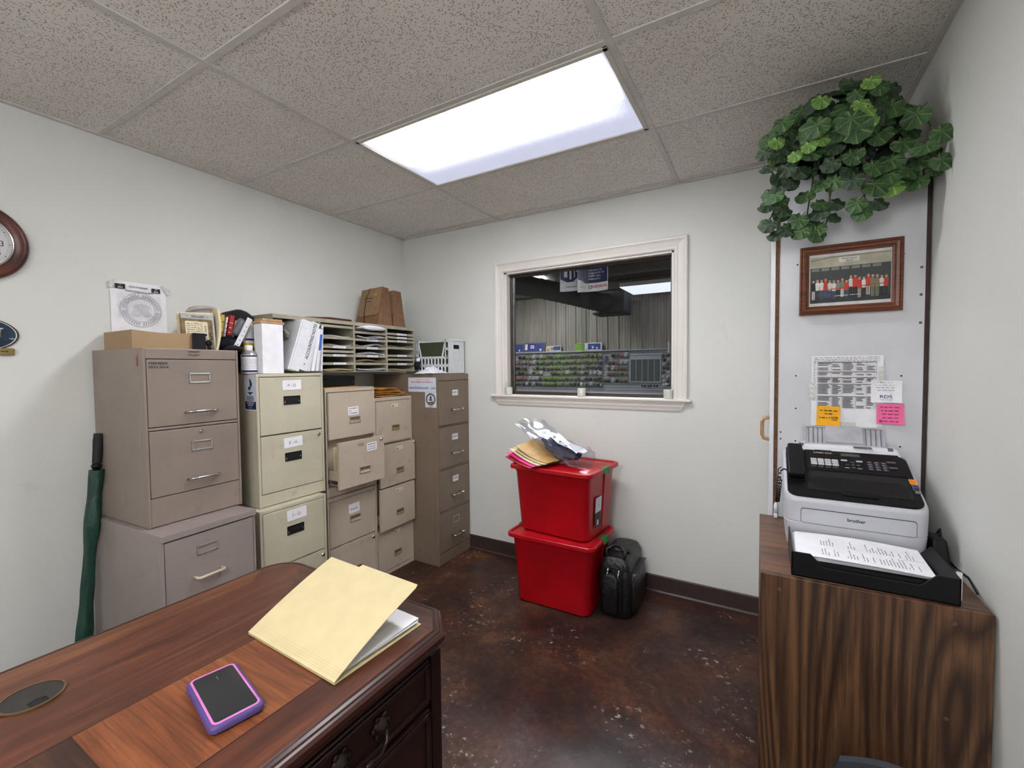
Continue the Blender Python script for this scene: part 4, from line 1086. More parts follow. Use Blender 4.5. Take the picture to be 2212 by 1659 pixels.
def spn(u, v): return (.10+.19*u, -1.592+.012*math.sin(v*PI)+.012*v, 1.470+.205*v)
g.grid(spn, 4, 8, 'cream_paper'); g.grid(lambda u, v: (spn(u, v)[0], spn(u, v)[1]+.010, spn(u, v)[2]-.002), 4, 8, 'white_paper')
g.grid(lambda u, v: (.29, -1.592+.012*math.sin(v*PI)+.012*v+.010*u, 1.470+.205*v-.002*u), 2, 8, 'cream_paper')
o = g.build('catalog', smooth=True); tag(o, 'thick white catalogue with curled pages standing behind the brown pack', 'catalogue')
t = thing('black_stand', 'black plastic phone stand between the kraft box and the brown pack', 'stand', (.312, -1.690, 1.469))
G().prism(rrect(-.055, 0, 0, .080, .008, 4), 0, .006, 'black_gloss', 'x').build('back_plate', t, bevel=.001)
t.children[0].location = (0, .042, 0)
G().ball((0.0, .058, .035), (.012, .014, .016), 'black_plastic').tube([(.004, .058, .0), (.0, .058, .03)], .008, 'black_plastic').build('foot', t, smooth=True)
# books leaning
for k, (y, w_, h_, ti, m, lb) in enumerate(((-1.563, .017, .175, -.13, 'print_yellow2', 'yellow paperback leaning beside the white catalogue'),
                                       (-1.542, .007, .165, -.17, 'white_paper', 'thin white booklet between the yellow and red paperbacks'),
                                       (-1.530, .020, .178, -.20, 'print_red', 'red paperback leaning beside the yellow one'),
                                       (-1.508, .009, .155, -.24, 'wood_light', 'thin tan booklet leaning on the red paperback'))):
    bt = thing('paperback', lb, 'book', (.245, y, 1.480), (-ti*-1, 0, 0))
    G().box(-.11, 0, -.0, w_, 0, h_, m).build('cover', bt, bevel=.001)
    q = G().plane((.0004, w_/2, h_/2), (0, 1, 0), (0, 0, 1))
    for j in range(5): q.scrib(-w_*.35, -.05+.025*j, w_*.35, 'print_black' if k != 2 else 'cream_paper', .0006, .004, k*7+j)
    q.build('spine_print', bt)
# grey blister pack, tilted
t = thing('blister_pack', 'grey cylinder in a clear hanging card pack tilted over the black bag', 'pack', (.336, -1.548, 1.474), (-.46, 0, 0))
G().box(-.004, -.001, .004, .030, .0, .188, 'white_plastic').build('backing_card', t, bevel=.001)
q = G().plane((-.0008, .018, .09), (0, 1, 0), (0, 0, 1))
for j in range(5): q.text('#', 0, -.05+.025*j, .012, 'print_black', .001)
q.build('card_print', t)
G().tube([(-.004, -.014, .075), (-.004, -.014, .085), (-.004, -.014, .155), (-.004, -.014, .165)], [.010, .0165, .0165, .010], 'grey_metal', 16).build('cylinder', t, smooth=True)
# black bag and cap piled over the gap
g = G()
g.ball((.20, -1.512, 1.508), (.13, .056, .045), 'navy_cloth', 24, 14, fn=lambda d: 1+.10*math.sin(7*d.y+4*d.x)+.06*math.sin(13*d.z+5*d.y))
g.ball((.33, -1.532, 1.480), (.06, .032, .016), 'navy_cloth', 20, 10, fn=lambda d: 1+.1*math.sin(9*d.y+5*d.x))
o = g.build('cloth_bag', smooth=True); tag(o, 'dark navy soft bag lying over the gap between the cabinets', 'bag')
t = thing('fabric_hat', 'black fabric cap with maroon lining behind the spray cans', 'cap', (.13, -1.405, 1.600))
def capf(d): return 1+.05*math.sin(5*d.x+3*d.y)
G().ball((0, 0, .035), (.10, .085, .062), 'black_cloth', 24, 12, fn=capf).build('crown', t, smooth=True)
G().ball((.02, -.085, .035), (.06, .035, .03), 'maroon_cloth', 16, 8, fn=capf).build('lining', t, smooth=True, label='maroon lining')
G().ball((0, -.05, -.05), (.09, .07, .05), 'black_cloth', 16, 8, fn=capf).build('brim', t, smooth=True)
# dark clutter behind the cans
o = G().ball((.12, -1.44, 1.47), (.10, .06, .105), 'black_cloth', 20, 12, fn=lambda d: 1+.08*math.sin(6*d.z+4*d.y)).build('black_pouch', smooth=True); tag(o, 'black fabric pouch standing behind the yellow aerosol can', 'pouch')
# black stuff between C top and organizer
t = thing('black_file_box', 'flat black box on the putty cabinet under the organizer', 'box', (.06, -1.085, 1.272))
G().box(0, .30, 0, .255, .004, .066, 'black_plastic').build('case', t, bevel=.004); G().box(-.0, .304, -.003, .258, .046, .050, 'black_gloss').build('rim', t, bevel=.001)
for k in range(3):
    o = G().box(0, .34-.01*k, -.0+.012*k, .285-.02*k, 0, .0018, ('manila', 'kraft', 'orange_envelope')[k]).build('loose_envelope', loc=(.075, -1.09, 1.2665+.002*k)); o.rotation_euler = (0, 0, .02*k-.02)
    tag(o, ['manila folder at the bottom of the pile on the putty cabinet with the open drawer', 'kraft envelope in the middle of the pile under the flat black box', 'orange envelope directly under the flat black box'][k], 'envelope')
# orange envelopes on D
r_ = random.Random(11); zt = 1.190
for k in range(11):
    hgt = .0045; yy = -.70+r_.uniform(0, .02); wd = .31-.012*k+r_.uniform(-.02, .01)
    if k > 7: wd = .19
    g = G()
    n_ = 8; amp = r_.uniform(.001, .004); ph = r_.uniform(0, 6)
    for s_ in (0, 1): g.grid(lambda u, v, s_=s_: (.14+.25*v, yy+wd*u, zt+s_*hgt*.8+amp*math.sin(ph+u*6)*v+amp), n_, 2, 'orange_envelope' if k else 'kraft')
    g.add([(.39, yy+wd*i/n_, zt+s_*hgt*.8+amp*math.sin(ph+i/n_*6)+amp) for s_ in (0, 1) for i in range(n_+1)], [(i, i+1, n_+2+i, n_+1+i) for i in range(n_)], 'orange_envelope' if k else 'kraft')
    o = g.build('orange_envelope'); o.location = (-.012*(k % 3), 0, 0); o.rotation_euler = (0, 0, 0)
    tag(o, 'orange-brown mailing envelope in the pile on the putty four-drawer cabinet', 'envelope', 'envelopes piled on the four-drawer putty cabinet'); zt += hgt+.0008
# brown portfolio, expanding files on the organizer
t = thing('portfolio', 'flat reddish-brown leather portfolio lying on the organizer', 'portfolio', (.155, -.86, 1.673), (0, 0, .35))
G().box(-.10, .10, -.13, .13, 0, .012, 'portfolio_brown').build('lower_cover', t, bevel=.003); G().hexa([(-.10, -.13, .013), (.10, -.13, .013), (.10, .13, .013), (-.10, .13, .013)], [(-.095, -.12, .030), (.095, -.12, .020), (.095, .12, .030), (-.095, .12, .036)], 'portfolio_brown').build('upper_cover', t, bevel=.003)
def expanding(label, x0, x1, yb0, yb1, yt0, yt1, h):
    t = thing('expanding_file', label, 'expanding file', (0, 0, 1.673))
    G().hexa([(x0, yb0, 0), (x1, yb0, 0), (x1, yb1, 0), (x0, yb1, 0)], [(x0+.03, yt0, h*.95), (x1-.012, yt0, h), (x1-.012, yt1, h*.985), (x0+.03, yt1, h*.94)], 'expanding_brown').build('wallet', t, bevel=.002)
    g = G(); n = 9
    for k in range(n):                                   # gusset folds on the end
        a, b = k/n, (k+.5)/n
        for u, v, xx in ((a, b, .006), (b, (k+1)/n, .0)):
            g.add([(x1+(0 if xx else .006), yb0+(yb1-yb0)*u, .0), (x1+(.006 if xx else 0), yb0+(yb1-yb0)*v, .0), (x1-.012+(.006 if xx else 0), yt0+(yt1-yt0)*v, h*.98), (x1-.012+(0 if xx else .006), yt0+(yt1-yt0)*u, h*.98)], [(0, 1, 2, 3)], 'expanding_brown')
    g.build('gusset', t)
    def fp(x, z, o_=-.002):
        f = z/h; return (x, yb0+(yt0-yb0)*f+o_, z)
    g = G(); a, b = x0+.02, x1-.02
    ring_ = [fp(a, h*.96), fp(x1-.014, h*1.0), fp(b+.012, h*.34), fp(b-.01, h*.28), fp(a+.02, h*.26), fp(a, h*.32)]
    g.add(ring_+[(p[0], p[1]-.002, p[2]) for p in ring_], [(5, 4, 3, 2, 1, 0), tuple(range(6, 12))]+[(i, (i+1) % 6, 6+(i+1) % 6, 6+i) for i in range(6)], 'kraft_dark'); g.build('flap', t)
    g = G(); xm_ = x0+(x1-x0)*.36
    g.tube([fp(xm_+.02, 0, -.006), fp(xm_, h*.3, -.007), fp(xm_-.004, h*.7, -.007), fp(xm_+.02, h*.99, -.006)], .0022, 'black_plastic', 6); g.build('elastic_cord', t, smooth=True)
    q = G(); p = fp(0, 0); q.plane(fp((x0+x1)/2, h*.72, -.006), (1, 0, 0), (0, (yt0-yb0)/h, 1))
    q.scrib(-.05, .0, .03, 'print_black', .0008, .006, 4); q.scrib(-.04, -.022, .03, 'print_black', .0008, .005, 5); q.rect(.04, .015, .065, .035, 'kraft', .0006); q.build('handwriting', t)
expanding('brown expanding file wallet with elastic cord, on the organizer', .06, .29, -.565, -.432, -.505, -.455, .272)
expanding('brown expanding file wallet behind the corded one, nearest the corner', .06, .29, -.425, -.300, -.395, -.335, .262)

# crate on the brown cabinet
t = thing('hanging_file_crate', 'white plastic file crate with dark green hanging folders', 'crate', (.30, -.215, 1.338))
CX, CY, CZ, tk = .312, .196, .248, .006
def oval_wall(g, W_, z0, z1, cols, rows, plane, skip=None, mat='crate_white'):
    cw, ch = W_/cols, (z1-z0)/rows; n = 16
    for i in range(cols):
        for j in range(rows):
            x0, zz = i*cw, z0+j*ch
            if skip and skip(i, j): continue
            cx, cz = x0+cw/2, zz+ch/2; inn = []; out = []
            for k in range(n):
                a = 2*PI*(k+.5)/n; c, s_ = math.cos(a), math.sin(a)
                inn.append((cx+c*cw*.32, cz+math.copysign(abs(s_)**.6, s_)*ch*.40)); m_ = max(abs(c), abs(s_)); out.append((cx+c/m_*cw/2, cz+s_/m_*ch/2))
            vs = [plane(x, z, d) for d in (0, tk) for x, z in inn+out]
            fs = []
            for k in range(n):
                q = (k+1) % n
                fs += [(k, q, n+q, n+k), (2*n+k, 3*n+k, 3*n+q, 2*n+q), (k, 2*n+k, 2*n+q, q)]
            g.add(vs, fs, mat)
g = G()
pl = lambda x, z, d: (x, d, z)
cut = lambda i, j: (j >= 2 and 1 <= i <= 8)
oval_wall(g, CX, 0, CZ-.012, 10, 4, pl, cut)
g.box(0, CX, 0, tk, CZ*.47, CZ*.505, 'crate_white')
# sloped shoulders beside the front cutout
for s_ in (0, 1):
    xa, xb_ = (.031, .062) if s_ == 0 else (CX-.031, CX-.062)
    g.add([(xa, 0, CZ), (xb_, 0, CZ*.50), (xb_, tk, CZ*.50), (xa, tk, CZ), (xa-.012*(1 if s_ else -1)*-1, 0, CZ), (xb_-.012*(1 if s_ else -1)*-1, 0, CZ*.5), (xb_-.012*(1 if s_ else -1)*-1, tk, CZ*.5), (xa-.012*(1 if s_ else -1)*-1, tk, CZ)], [(0, 1, 5, 4), (3, 7, 6, 2), (0, 3, 2, 1), (4, 5, 6, 7)], 'crate_white')
g.box(0, .04, 0, tk, CZ-.014, CZ, 'crate_white').box(CX-.04, CX, 0, tk, CZ-.014, CZ, 'crate_white')
g.box(0, CX, CY-tk, CY, 0, CZ, 'crate_white').box(0, tk, 0, CY, 0, CZ, 'crate_white')
# right end with hand hole
hx0, hx1, hz0, hz1 = .062, .134, CZ*.72, CZ*.84
for a in ((CX-tk, CX, 0, hx0, 0, CZ), (CX-tk, CX, hx1, CY, 0, CZ), (CX-tk, CX, hx0, hx1, 0, hz0), (CX-tk, CX, hx0, hx1, hz1, CZ)): g.box(*a, 'crate_white')
g.box(CX-.001, CX+.005, -.003, CY, CZ-.010, CZ, 'crate_white').box(-.002, CX, CY-.008, CY+.002, CZ-.008, CZ, 'crate_white').box(0, CX, 0, CY, 0, .004, 'crate_white')
g.build('crate', t, bevel=.0008)
for k in range(7):
    o = G().box(0, .285, 0, .0018, 0, .215, 'olive_folder').build('hanging_folder', loc=(.315, -.200+.022*k, 1.352)); tag(o, 'dark green hanging folder inside the white crate', 'folder', 'hanging folders in the white crate')
def clothf(u, v):
    x = (u-.5); y = (v-.5); rr = math.sqrt(x*x+y*y)*2; hgt = max(0, 1-rr**1.7)*.062
    return (.500+.19*y*(1+.1*math.sin(9*u)), -.262+.235*x*(1+.12*math.sin(7*v)), 1.340+min(hgt, .050)*(.72+.16*math.sin(11*u+5*v)+.12*math.sin(17*v-9*u)+.06*math.sin(31*u+23*v))+.003*abs(math.sin(17*u+11*v)))
o = G().grid(clothf, 40, 40, 'white_cloth').build('white_rag', smooth=True); tag(o, 'crumpled white cloth rag on the brown cabinet beside the crate', 'cloth')
o = G().ball((.36, -.262, 1.40), (.03, .016, .035), 'black_cloth').ball((.37, -.262, 1.438), (.018, .012, .014), 'white_cloth').build('glove', smooth=True); tag(o, 'black and white glove tucked between organizer and crate', 'glove')

# ================================================================ RED BINS, BAG, BRIEFCASE
def bin_mesh(label, loc, rz, W_=.525, D2=.405, h=.385):
    """loc: front left corner of the lid, at the height the bin stands on; front faces -y"""
    t = thing('storage_bin', label, 'storage bin', loc, (0, 0, rz))
    def shell(ins, r, z, dx=0): return [(x, y, z) for x, y in rrect(ins, ins, W_-ins, D2-ins, r, 6)]
    g = G(); levels = [(.052, .045, .006), (.050, .05, .0), (.046, .05, .010), (.026, .045, h-.045), (.020, .042, h-.030), (.018, .042, h-.010)]
    rings = [shell(.060, .04, .0)]+[shell(a, b, c) for a, b, c in levels[2:]]
    n = len(rings[0]); vs = [p for r_ in rings for p in r_]
    fs = [tuple(range(n))[::-1]]+[(i*n+k, i*n+(k+1) % n, (i+1)*n+(k+1) % n, (i+1)*n+k) for i in range(len(rings)-1) for k in range(n)]
    g.add(vs, fs, 'red_plastic')
    g.build('tub', t, smooth=True, sharp=.8)
    g = G(); rings = [shell(.010, .04, h-.024), shell(.0, .045, h-.022), shell(.0, .045, h-.004), shell(.004, .043, h), shell(.016, .036, h), shell(.020, .034, h-.007), shell(.045, .03, h-.007), shell(.050, .03, h-.003)]
    n = len(rings[0]); vs = [p for r_ in rings for p in r_]
    fs = [tuple(range(n))[::-1]]+[(i*n+k, i*n+(k+1) % n, (i+1)*n+(k+1) % n, (i+1)*n+k) for i in range(len(rings)-1) for k in range(n)]+[tuple((len(rings)-1)*n+k for k in range(n))]
    g.add(vs, fs, 'red_plastic'); g.build('lid', t, smooth=True, sharp=.7)
    for s_ in (0, 1):
        xa = W_ if s_ else 0; k = 1 if s_ else -1
        g = G().hexa([(xa-.004*k, D2*.42, h-.030), (xa+.006*k, D2*.42, h-.034), (xa+.006*k, D2*.60, h-.034), (xa-.004*k, D2*.60, h-.030)], [(xa-.030*k, D2*.42, h+.002), (xa+.002*k, D2*.42, h+.002), (xa+.002*k, D2*.60, h+.002), (xa-.030*k, D2*.60, h+.002)], 'green_latch')
        g.build('latch', t, bevel=.002, label='green latch on the lid end')
        G().box(xa-.03*k-.002, xa-.03*k+.002, D2*.495, D2*.505, .03, h-.04, 'red_plastic').build('rib', t) if False else None
    g = G()                                               # moulding rib down the end wall
    xa0, xa1 = W_-.046, W_-.024
    g.hexa([(xa0-.002, D2*.56, .02), (xa0+.004, D2*.56, .02), (xa0+.004, D2*.575, .02), (xa0-.002, D2*.575, .02)], [(xa1-.002, D2*.56, h-.045), (xa1+.004, D2*.56, h-.045), (xa1+.004, D2*.575, h-.045), (xa1-.002, D2*.575, h-.045)], 'red_plastic'); g.build('end_rib', t, bevel=.001)
    return t, W_, D2, h
b1, BW, BD, BH = bin_mesh('lower red plastic storage bin standing on the floor', (1.258, -.525, 0), 0, W_=.540, h=.412)
b2, _, _, _ = bin_mesh('upper red plastic storage bin stacked on the lower one', (1.250, -.478, .4125), -.085, W_=.535, D2=.43, h=.392)
g = G(); tl = 0                                 # product label on the end wall
g.plane((.5045, .165, .150), (0, 1, 0), (.055, 0, 1)); g.rect(-.040, -.085, .040, .085, 'label_dark', .0006)
g.rect(-.040, .0, .040, .085, 'sticker_white', .0009); g.rect(-.010, -.075, .012, -.045, 'sticker_white', .0009)
for k in range(4): g.scrib(-.018, .07-.014*k, .02, 'print_light', .0012, .004, k)
g.build('product_label', b2, label='white and dark product label')
# envelopes and the clear bag on the lid
zl = .4125+.394
for k, (x, y, rz, m, lb) in enumerate(((1.345, -.385, .50, 'print_red', 'red folder at the bottom of the pile on the upper red bin'),
                                   (1.350, -.370, .46, 'print_hotpink', 'hot pink folder on the pile on the upper red bin'),
                                   (1.365, -.355, .40, 'cream_paper', 'cream paper above the hot pink folder'),
                                   (1.385, -.345, .34, 'manila', 'manila folder above the cream paper on the red bin'),
                                   (1.395, -.330, .30, 'env_tan', 'tan envelope topmost under the clear plastic bag'))):
    g = G(); W2, D3 = .21, .27; hh = .004
    def f(u, v, s_=0, k=k): return ((u-.5)*D3, (v-.5)*W2, .045*(1-u)**2*(.5+.3*k)+.010*math.sin(v*5+k)*(1-u)+s_*hh)
    g.grid(lambda u, v: f(u, v, 1), 10, 6, m); g.grid(lambda u, v: f(u, v, 0), 10, 6, m)
    for vv in (0, 1): g.add([f(i/10, vv, s_) for s_ in (0, 1) for i in range(11)], [(i, i+1, 12+i, 11+i) for i in range(10)], m)
    g.add([f(0, j/6, s_) for s_ in (0, 1) for j in range(7)], [(i, i+1, 8+i, 7+i) for i in range(6)], m)
    o = g.build('document_folder', loc=(x+.02, y, zl+.001+.006*k)); o.rotation_euler = (0, 0, -rz)
    tag(o, lb, 'folder')
t = thing('clear_bag', 'clear plastic bag holding dark blue and white clothing on the upper bin', 'plastic bag', (1.49, -.30, zl+.022), (0, 0, -.36))
rb = random.Random(5)
def crum(d, s_=0): return 1+.06*math.sin(9*d.x+7*d.y+s_)+.05*math.sin(17*d.z+11*d.x+s_)+.04*math.sin(23*d.y-13*d.z)
# the packed end rests on the lid, the empty end stands up to the left
def bagf(u, v):
    L = v; a = u*2*PI
    x = .225-.47*L; zc = .030+.175*L**1.7; hw = .088+.030*L; th2 = .050*(1-L)**.8+.012
    cr = .0045*math.sin(6*a+9*L)+.004*math.sin(17*L+2*a)+.003*math.sin(27*L-3*a)
    return (x-.25*th2*math.sin(a)*L, hw*math.cos(a)+cr, zc+th2*math.sin(a)+cr*.8)
g = G().grid(bagf, 48, 36, 'poly_bag')
g.build('bag_film', t, smooth=True)
def cl(u, v):
    a = u*2*PI; L = v; r_ = math.sin(min(1, max(0, L))*PI)**.5
    cr = .012*math.sin(5*a+9*L)+.008*math.sin(17*L)
    return (.185-.30*L, (.066*r_)*math.cos(a)+cr*.6, .030+.085*L**1.4+(.032*r_)*math.sin(a)+cr*.4)
G().grid(cl, 26, 20, 'navy_fabric').build('navy_garment', t, smooth=True, label='dark blue folded garment')
g = G().grid(lambda u, v: (.195-.24*v, -.040+.095*u+.01*math.sin(v*9), .062+.085*v**1.3+.006*math.sin(u*7+v*5)), 10, 14, 'white_paper'); g.build('packing_slip', t, smooth=True, label='white printed slip')
g = G(); 
for k in range(3):
    for j in range(2): g.grid(lambda u, v, k=k, j=j: (.10-.05*k-.016*v, -.02+.028*j+.018*u, .064+.085*((.05+.05*k+.016*v)/.22)**1.3+.012), 1, 1, 'print_grey')
g.build('slip_print', t)

t = thing('briefcase', 'black leather wheeled briefcase standing beside the red bins', 'briefcase', (1.782, -.395, 0.006), (0, 0, .04))
def bc(W_, D2, h, r=.03):
    rings = []
    for z, ins, lean in ((0, .012, 0), (.012, 0, 0), (h*.55, -.004, .0), (h*.86, .004, .0), (h*.97, .022, 0), (h, .045, 0)):
        rings.append([(x, y, z) for x, y in rrect(ins, ins*.6, W_-ins, D2-ins*.6, r, 5)])
    n = len(rings[0]); vs = [p for q in rings for p in q]
    return vs, [tuple(range(n))[::-1]]+[(i*n+k, i*n+(k+1) % n, (i+1)*n+(k+1) % n, (i+1)*n+k) for i in range(len(rings)-1) for k in range(n)]+[tuple((len(rings)-1)*n+k for k in range(n))]
BWc, BDc, BHc = .175, .345, .325
vs, fs = bc(BWc, BDc, BHc); G().add(vs, fs, 'black_leather').build('body', t, smooth=True, sharp=.9)
g = G()                                                   # front pockets stepped out on the narrow end and the broad side
vs, fs = bc(.085, .03, .235, .012); g.add([(x+.025, y-.022, z+.02) for x, y, z in vs], fs, 'black_leather'); g.build('end_pocket', t, smooth=True, sharp=.8)
vs, fs = bc(.035, .27, .225, .012); G().add([(x+.160, y+.035, z+.018) for x, y, z in vs], fs, 'black_leather').build('side_pocket', t, smooth=True, sharp=.8)
for xx in (.045, .088, .132): G().tube([(xx, -.003, .02), (xx, -.006, .20), (xx, .004, .29), (xx, .04, .325), (xx, BDc-.04, .325)], .0045, 'black_leather', 6).build('piping', t, smooth=True)
G().tube([(.035, .03, .315), (.035, .05, .352), (.07, .07, .372), (.10, .07, .372), (.135, .05, .352), (.135, .03, .315)], .0095, 'black_leather', 8).build('handle', t, smooth=True)
G().box(.03, .15, .10, .25, .316, .345, 'black_leather').build('top_flap', t, bevel=.012)
for s_ in (0, 1): G().tube([(.055+.06*s_, -.002, .265), (.050+.06*s_, -.012, .23), (.058+.06*s_, -.014, .205)], .004, 'chrome', 6).build('zip_pull', t, smooth=True)
for yy in (.04, BDc-.04):
    for xx in (.02, BWc-.02): G().box(xx-.012, xx+.012, yy-.012, yy+.012, -.006, .006, 'black_plastic').build('foot', t, bevel=.003)

# ================================================================ UMBRELLA
t = thing('umbrella', 'furled dark green umbrella with black foam handle leaning on the left wall', 'umbrella', (0, 0, 0))
pA, pB = Vector((.075, -1.967, 1.108)), Vector((.135, -2.085, .0))
def along(k): return pB+(pA-pB)*k
rng = [(.86-.845*i/36) for i in range(37)]
rad = [(.019+.007*math.sin(PI*(1-abs(2*k-.95)))+.0025*math.sin(k*31))*(1 if k > .12 else max(.3, k/.12)) for k in rng]
g = G(); n = 22; vs = []
for k, rr in zip(rng, rad):
    c = along(k)
    for j in range(n):
        a = 2*PI*j/n+k*5; r_ = rr*(1+.07*math.sin(5*a+9*k)+.03*math.sin(9*a-23*k)); vs.append((c.x+r_*math.cos(a), c.y+r_*math.sin(a), c.z))
N = len(rng); g.add(vs, [(i*n+j, i*n+(j+1) % n, (i+1)*n+(j+1) % n, (i+1)*n+j) for i in range(N-1) for j in range(n)]+[tuple(range(n)), tuple((N-1)*n+j for j in range(n))], 'green_nylon')
g.build('canopy', t, smooth=True, sharp=.9)
G().tube([along(1.0), along(.97), along(.93), along(.885)], [.0175, .019, .017, .016], 'umbrella_black', 16).build('handle', t, smooth=True, sharp=.9)
G().tube([along(.885), along(.878), along(.872), along(.86)], [.012, .019, .019, .012], 'black_plastic', 12).tube([along(.87), along(.02), along(.005)], .006, 'steel', 8).build('runner', t, smooth=True)

# ================================================================ LEFT WALL ITEMS
t = thing('dealer_permit', 'white paper permit with a round seal taped on the left wall', 'certificate', (.004, -1.779, 1.6525))
g = G().plane((0, 0, 0), (0, 1, 0), (0, 0, 1)); PW, PH = .108, .1395
g.X = g.X
sheet = G().grid(lambda u, v: (.006*math.sin(u*PI)*(1-v)*.6+.0, (u-.5)*2*PW, (v-.5)*2*PH), 10, 8, 'white_paper'); sheet.build('sheet', t, smooth=True)
h = .0052
g.rect(-.092, .104, -.054, .126, 'print_black', h); g.text('11', -.073, .121, .009, 'white_paper', h+.0004); g.text('2025', -.073, .110, .0095, 'white_paper', h+.0004, bold=.0003)
g.rect(.046, .100, .082, .121, 'print_black', h); g.text('10', .064, .116, .009, 'white_paper', h+.0004); g.text('2026', .064, .105, .0095, 'white_paper', h+.0004, bold=.0003)
g.text('STATE OF MISSISSIPPI', -.004, .117, .0095, 'print_grey2', h, bold=.0003, sx=.82, rot=-.02); g.text('LIMITED LICENSED DEALER PERMIT', 0, .096, .0090, 'print_grey2', h, bold=.0003, sx=.78, rot=-.03)
g.ring(.003, .012, .078, .080, 'seal_grey', h, 40); g.ring(.003, .012, .054, .056, 'seal_grey', h, 40)
for k in range(44):
    a = 2*PI*k/44; r0, r1 = .059, .073
    if k % 11 in (0,): continue
    c, s_ = math.cos(a), math.sin(a); w_ = .0018
    g.poly([(.003+c*r0-s_*w_, .012+s_*r0+c*w_), (.003+c*r0+s_*w_, .012+s_*r0-c*w_), (.003+c*r1+s_*w_, .012+s_*r1-c*w_), (.003+c*r1-s_*w_, .012+s_*r1+c*w_)], 'seal_grey', h)
g.poly([(-.036, -.014), (-.024, .016), (-.030, .024), (-.012, .038), (.006, .044), (.024, .038), (.040, .024), (.032, .014), (.046, -.014), (.020, -.02), (.005, -.012), (-.014, -.02)], 'seal_light', h-.0003)
for k in range(17): g.scrib(-.085, .082-.0068*k, .085, 'print_light', h+.0006, .0011, k+60)
g.build('print', t)
for k, (y, z, a) in enumerate(((-.100, .135, .5), (.100, .128, -.5), (-.104, .120, 1.2), (.108, .112, -.9))):
    q = G().plane((.0005, y, z), (0, math.cos(a), math.sin(a)), (0, -math.sin(a), math.cos(a))); q.grid(lambda u, v: ((u-.5)*.034, (v-.5)*.012, .0064+.0008*math.sin(u*16)*math.sin(v*3)), 10, 2, 'tape_clear'); q.build('tape', t)

t = thing('wall_clock', 'round brown wooden wall clock cut by the left frame edge', 'clock', (.0, -2.280, 1.872)); t.scale = (1, 1, 1.04)
def seg(r0, r1, n=64): return n
g = G(); prof = [(.128, 0), (.141, .006), (.142, .018), (.136, .028), (.126, .032), (.106, .026), (.098, .020)]
g.lathe(prof, (0, 0, 0), 'clock_wood', 72, 'x', cap=False); g.build('clock_rim', t, smooth=True, sharp=1.0)
G().lathe([(.098, .0), (.098, .014)], (0, 0, 0), 'clock_face', 64, 'x').build('dial', t)
G().lathe([(.0955, .014), (.0955, .022), (.100, .024), (.101, .018)], (0, 0, 0), 'chrome', 64, 'x', cap=False).build('bezel', t, smooth=True)
g = G().plane((.0145, 0, 0), (0, 1, 0), (0, 0, 1))
for k in range(1, 13):
    a = PI/2-k*PI/6; g.text(str(k), .069*math.cos(a), .069*math.sin(a), .030, 'print_black', .0006, sx=.85)
for k in range(60):
    a = 2*PI*k/60; c, s_ = math.cos(a), math.sin(a); r0, r1, w_ = .087, .092, (.0012 if k % 5 == 0 else .0005)
    g.poly([(c*r0-s_*w_, s_*r0+c*w_), (c*r0+s_*w_, s_*r0-c*w_), (c*r1+s_*w_, s_*r1-c*w_), (c*r1-s_*w_, s_*r1+c*w_)], 'print_black', .0006)
g.ring(0, 0, .085, .0855, 'print_grey', .0006, 64); g.build('numerals', t)
g = G()
for a, L, w_ in ((PI/2-2.45*PI/6, .048, .004), (PI/2-8.6*PI/6, .066, .003)):
    c, s_ = math.cos(a), math.sin(a); g.plane((.018, 0, 0), (0, 1, 0), (0, 0, 1)); g.poly([(-c*.012-s_*w_, -s_*.012+c*w_), (-c*.012+s_*w_, -s_*.012-c*w_), (c*L, s_*L)], 'print_black', 0)
g.build('hands', t)
t = thing('fish_plaque', 'oval blue fish plaque with a gold name strip on the left wall', 'plaque', (.0, -2.286, 1.522))
def oval(r, s_=1): return [(r*1.0*math.cos(2*PI*k/40), s_*r*.60*math.sin(2*PI*k/40)) for k in range(40)]
G().prism(oval(.110), 0, .012, 'edge_dark', 'x').build('plaque_board', t, bevel=.003)
g = G().plane((.0125, 0, 0), (0, 1, 0), (0, 0, 1)); g.poly(oval(.104), 'photo_white', .0002); g.poly(oval(.1005), 'fish_blue', .0006)
r_ = random.Random(2)
for k in range(46):
    a = r_.uniform(0, 6.28); rr = r_.uniform(.2, .95); x, y = .1*rr*math.cos(a), .058*rr*math.sin(a)
    g.poly([(x-.008, y), (x-.002, y+r_.uniform(.002, .005)), (x+.010, y+.002), (x+.004, y-.003)], r_.choice(['print_light', 'fish_light', 'fish_deep']), .0010)
g.poly([(-.07, .0), (-.04, .022), (.01, .028), (.045, .012), (.062, .022), (.060, -.010), (.045, -.002), (.0, -.018), (-.04, -.014)], 'fish_body', .0016)
g.build('fish_print', t)
G().box(.0, .016, -.05, .094, -.078, -.052, 'gold_plate').build('name_strip', t, bevel=.002)
q = G().plane((.0164, .022, -.065), (0, 1, 0), (0, 0, 1)); q.scrib(-.05, 0, .055, 'print_black', .0004, .004, 4); q.build('engraving', t)

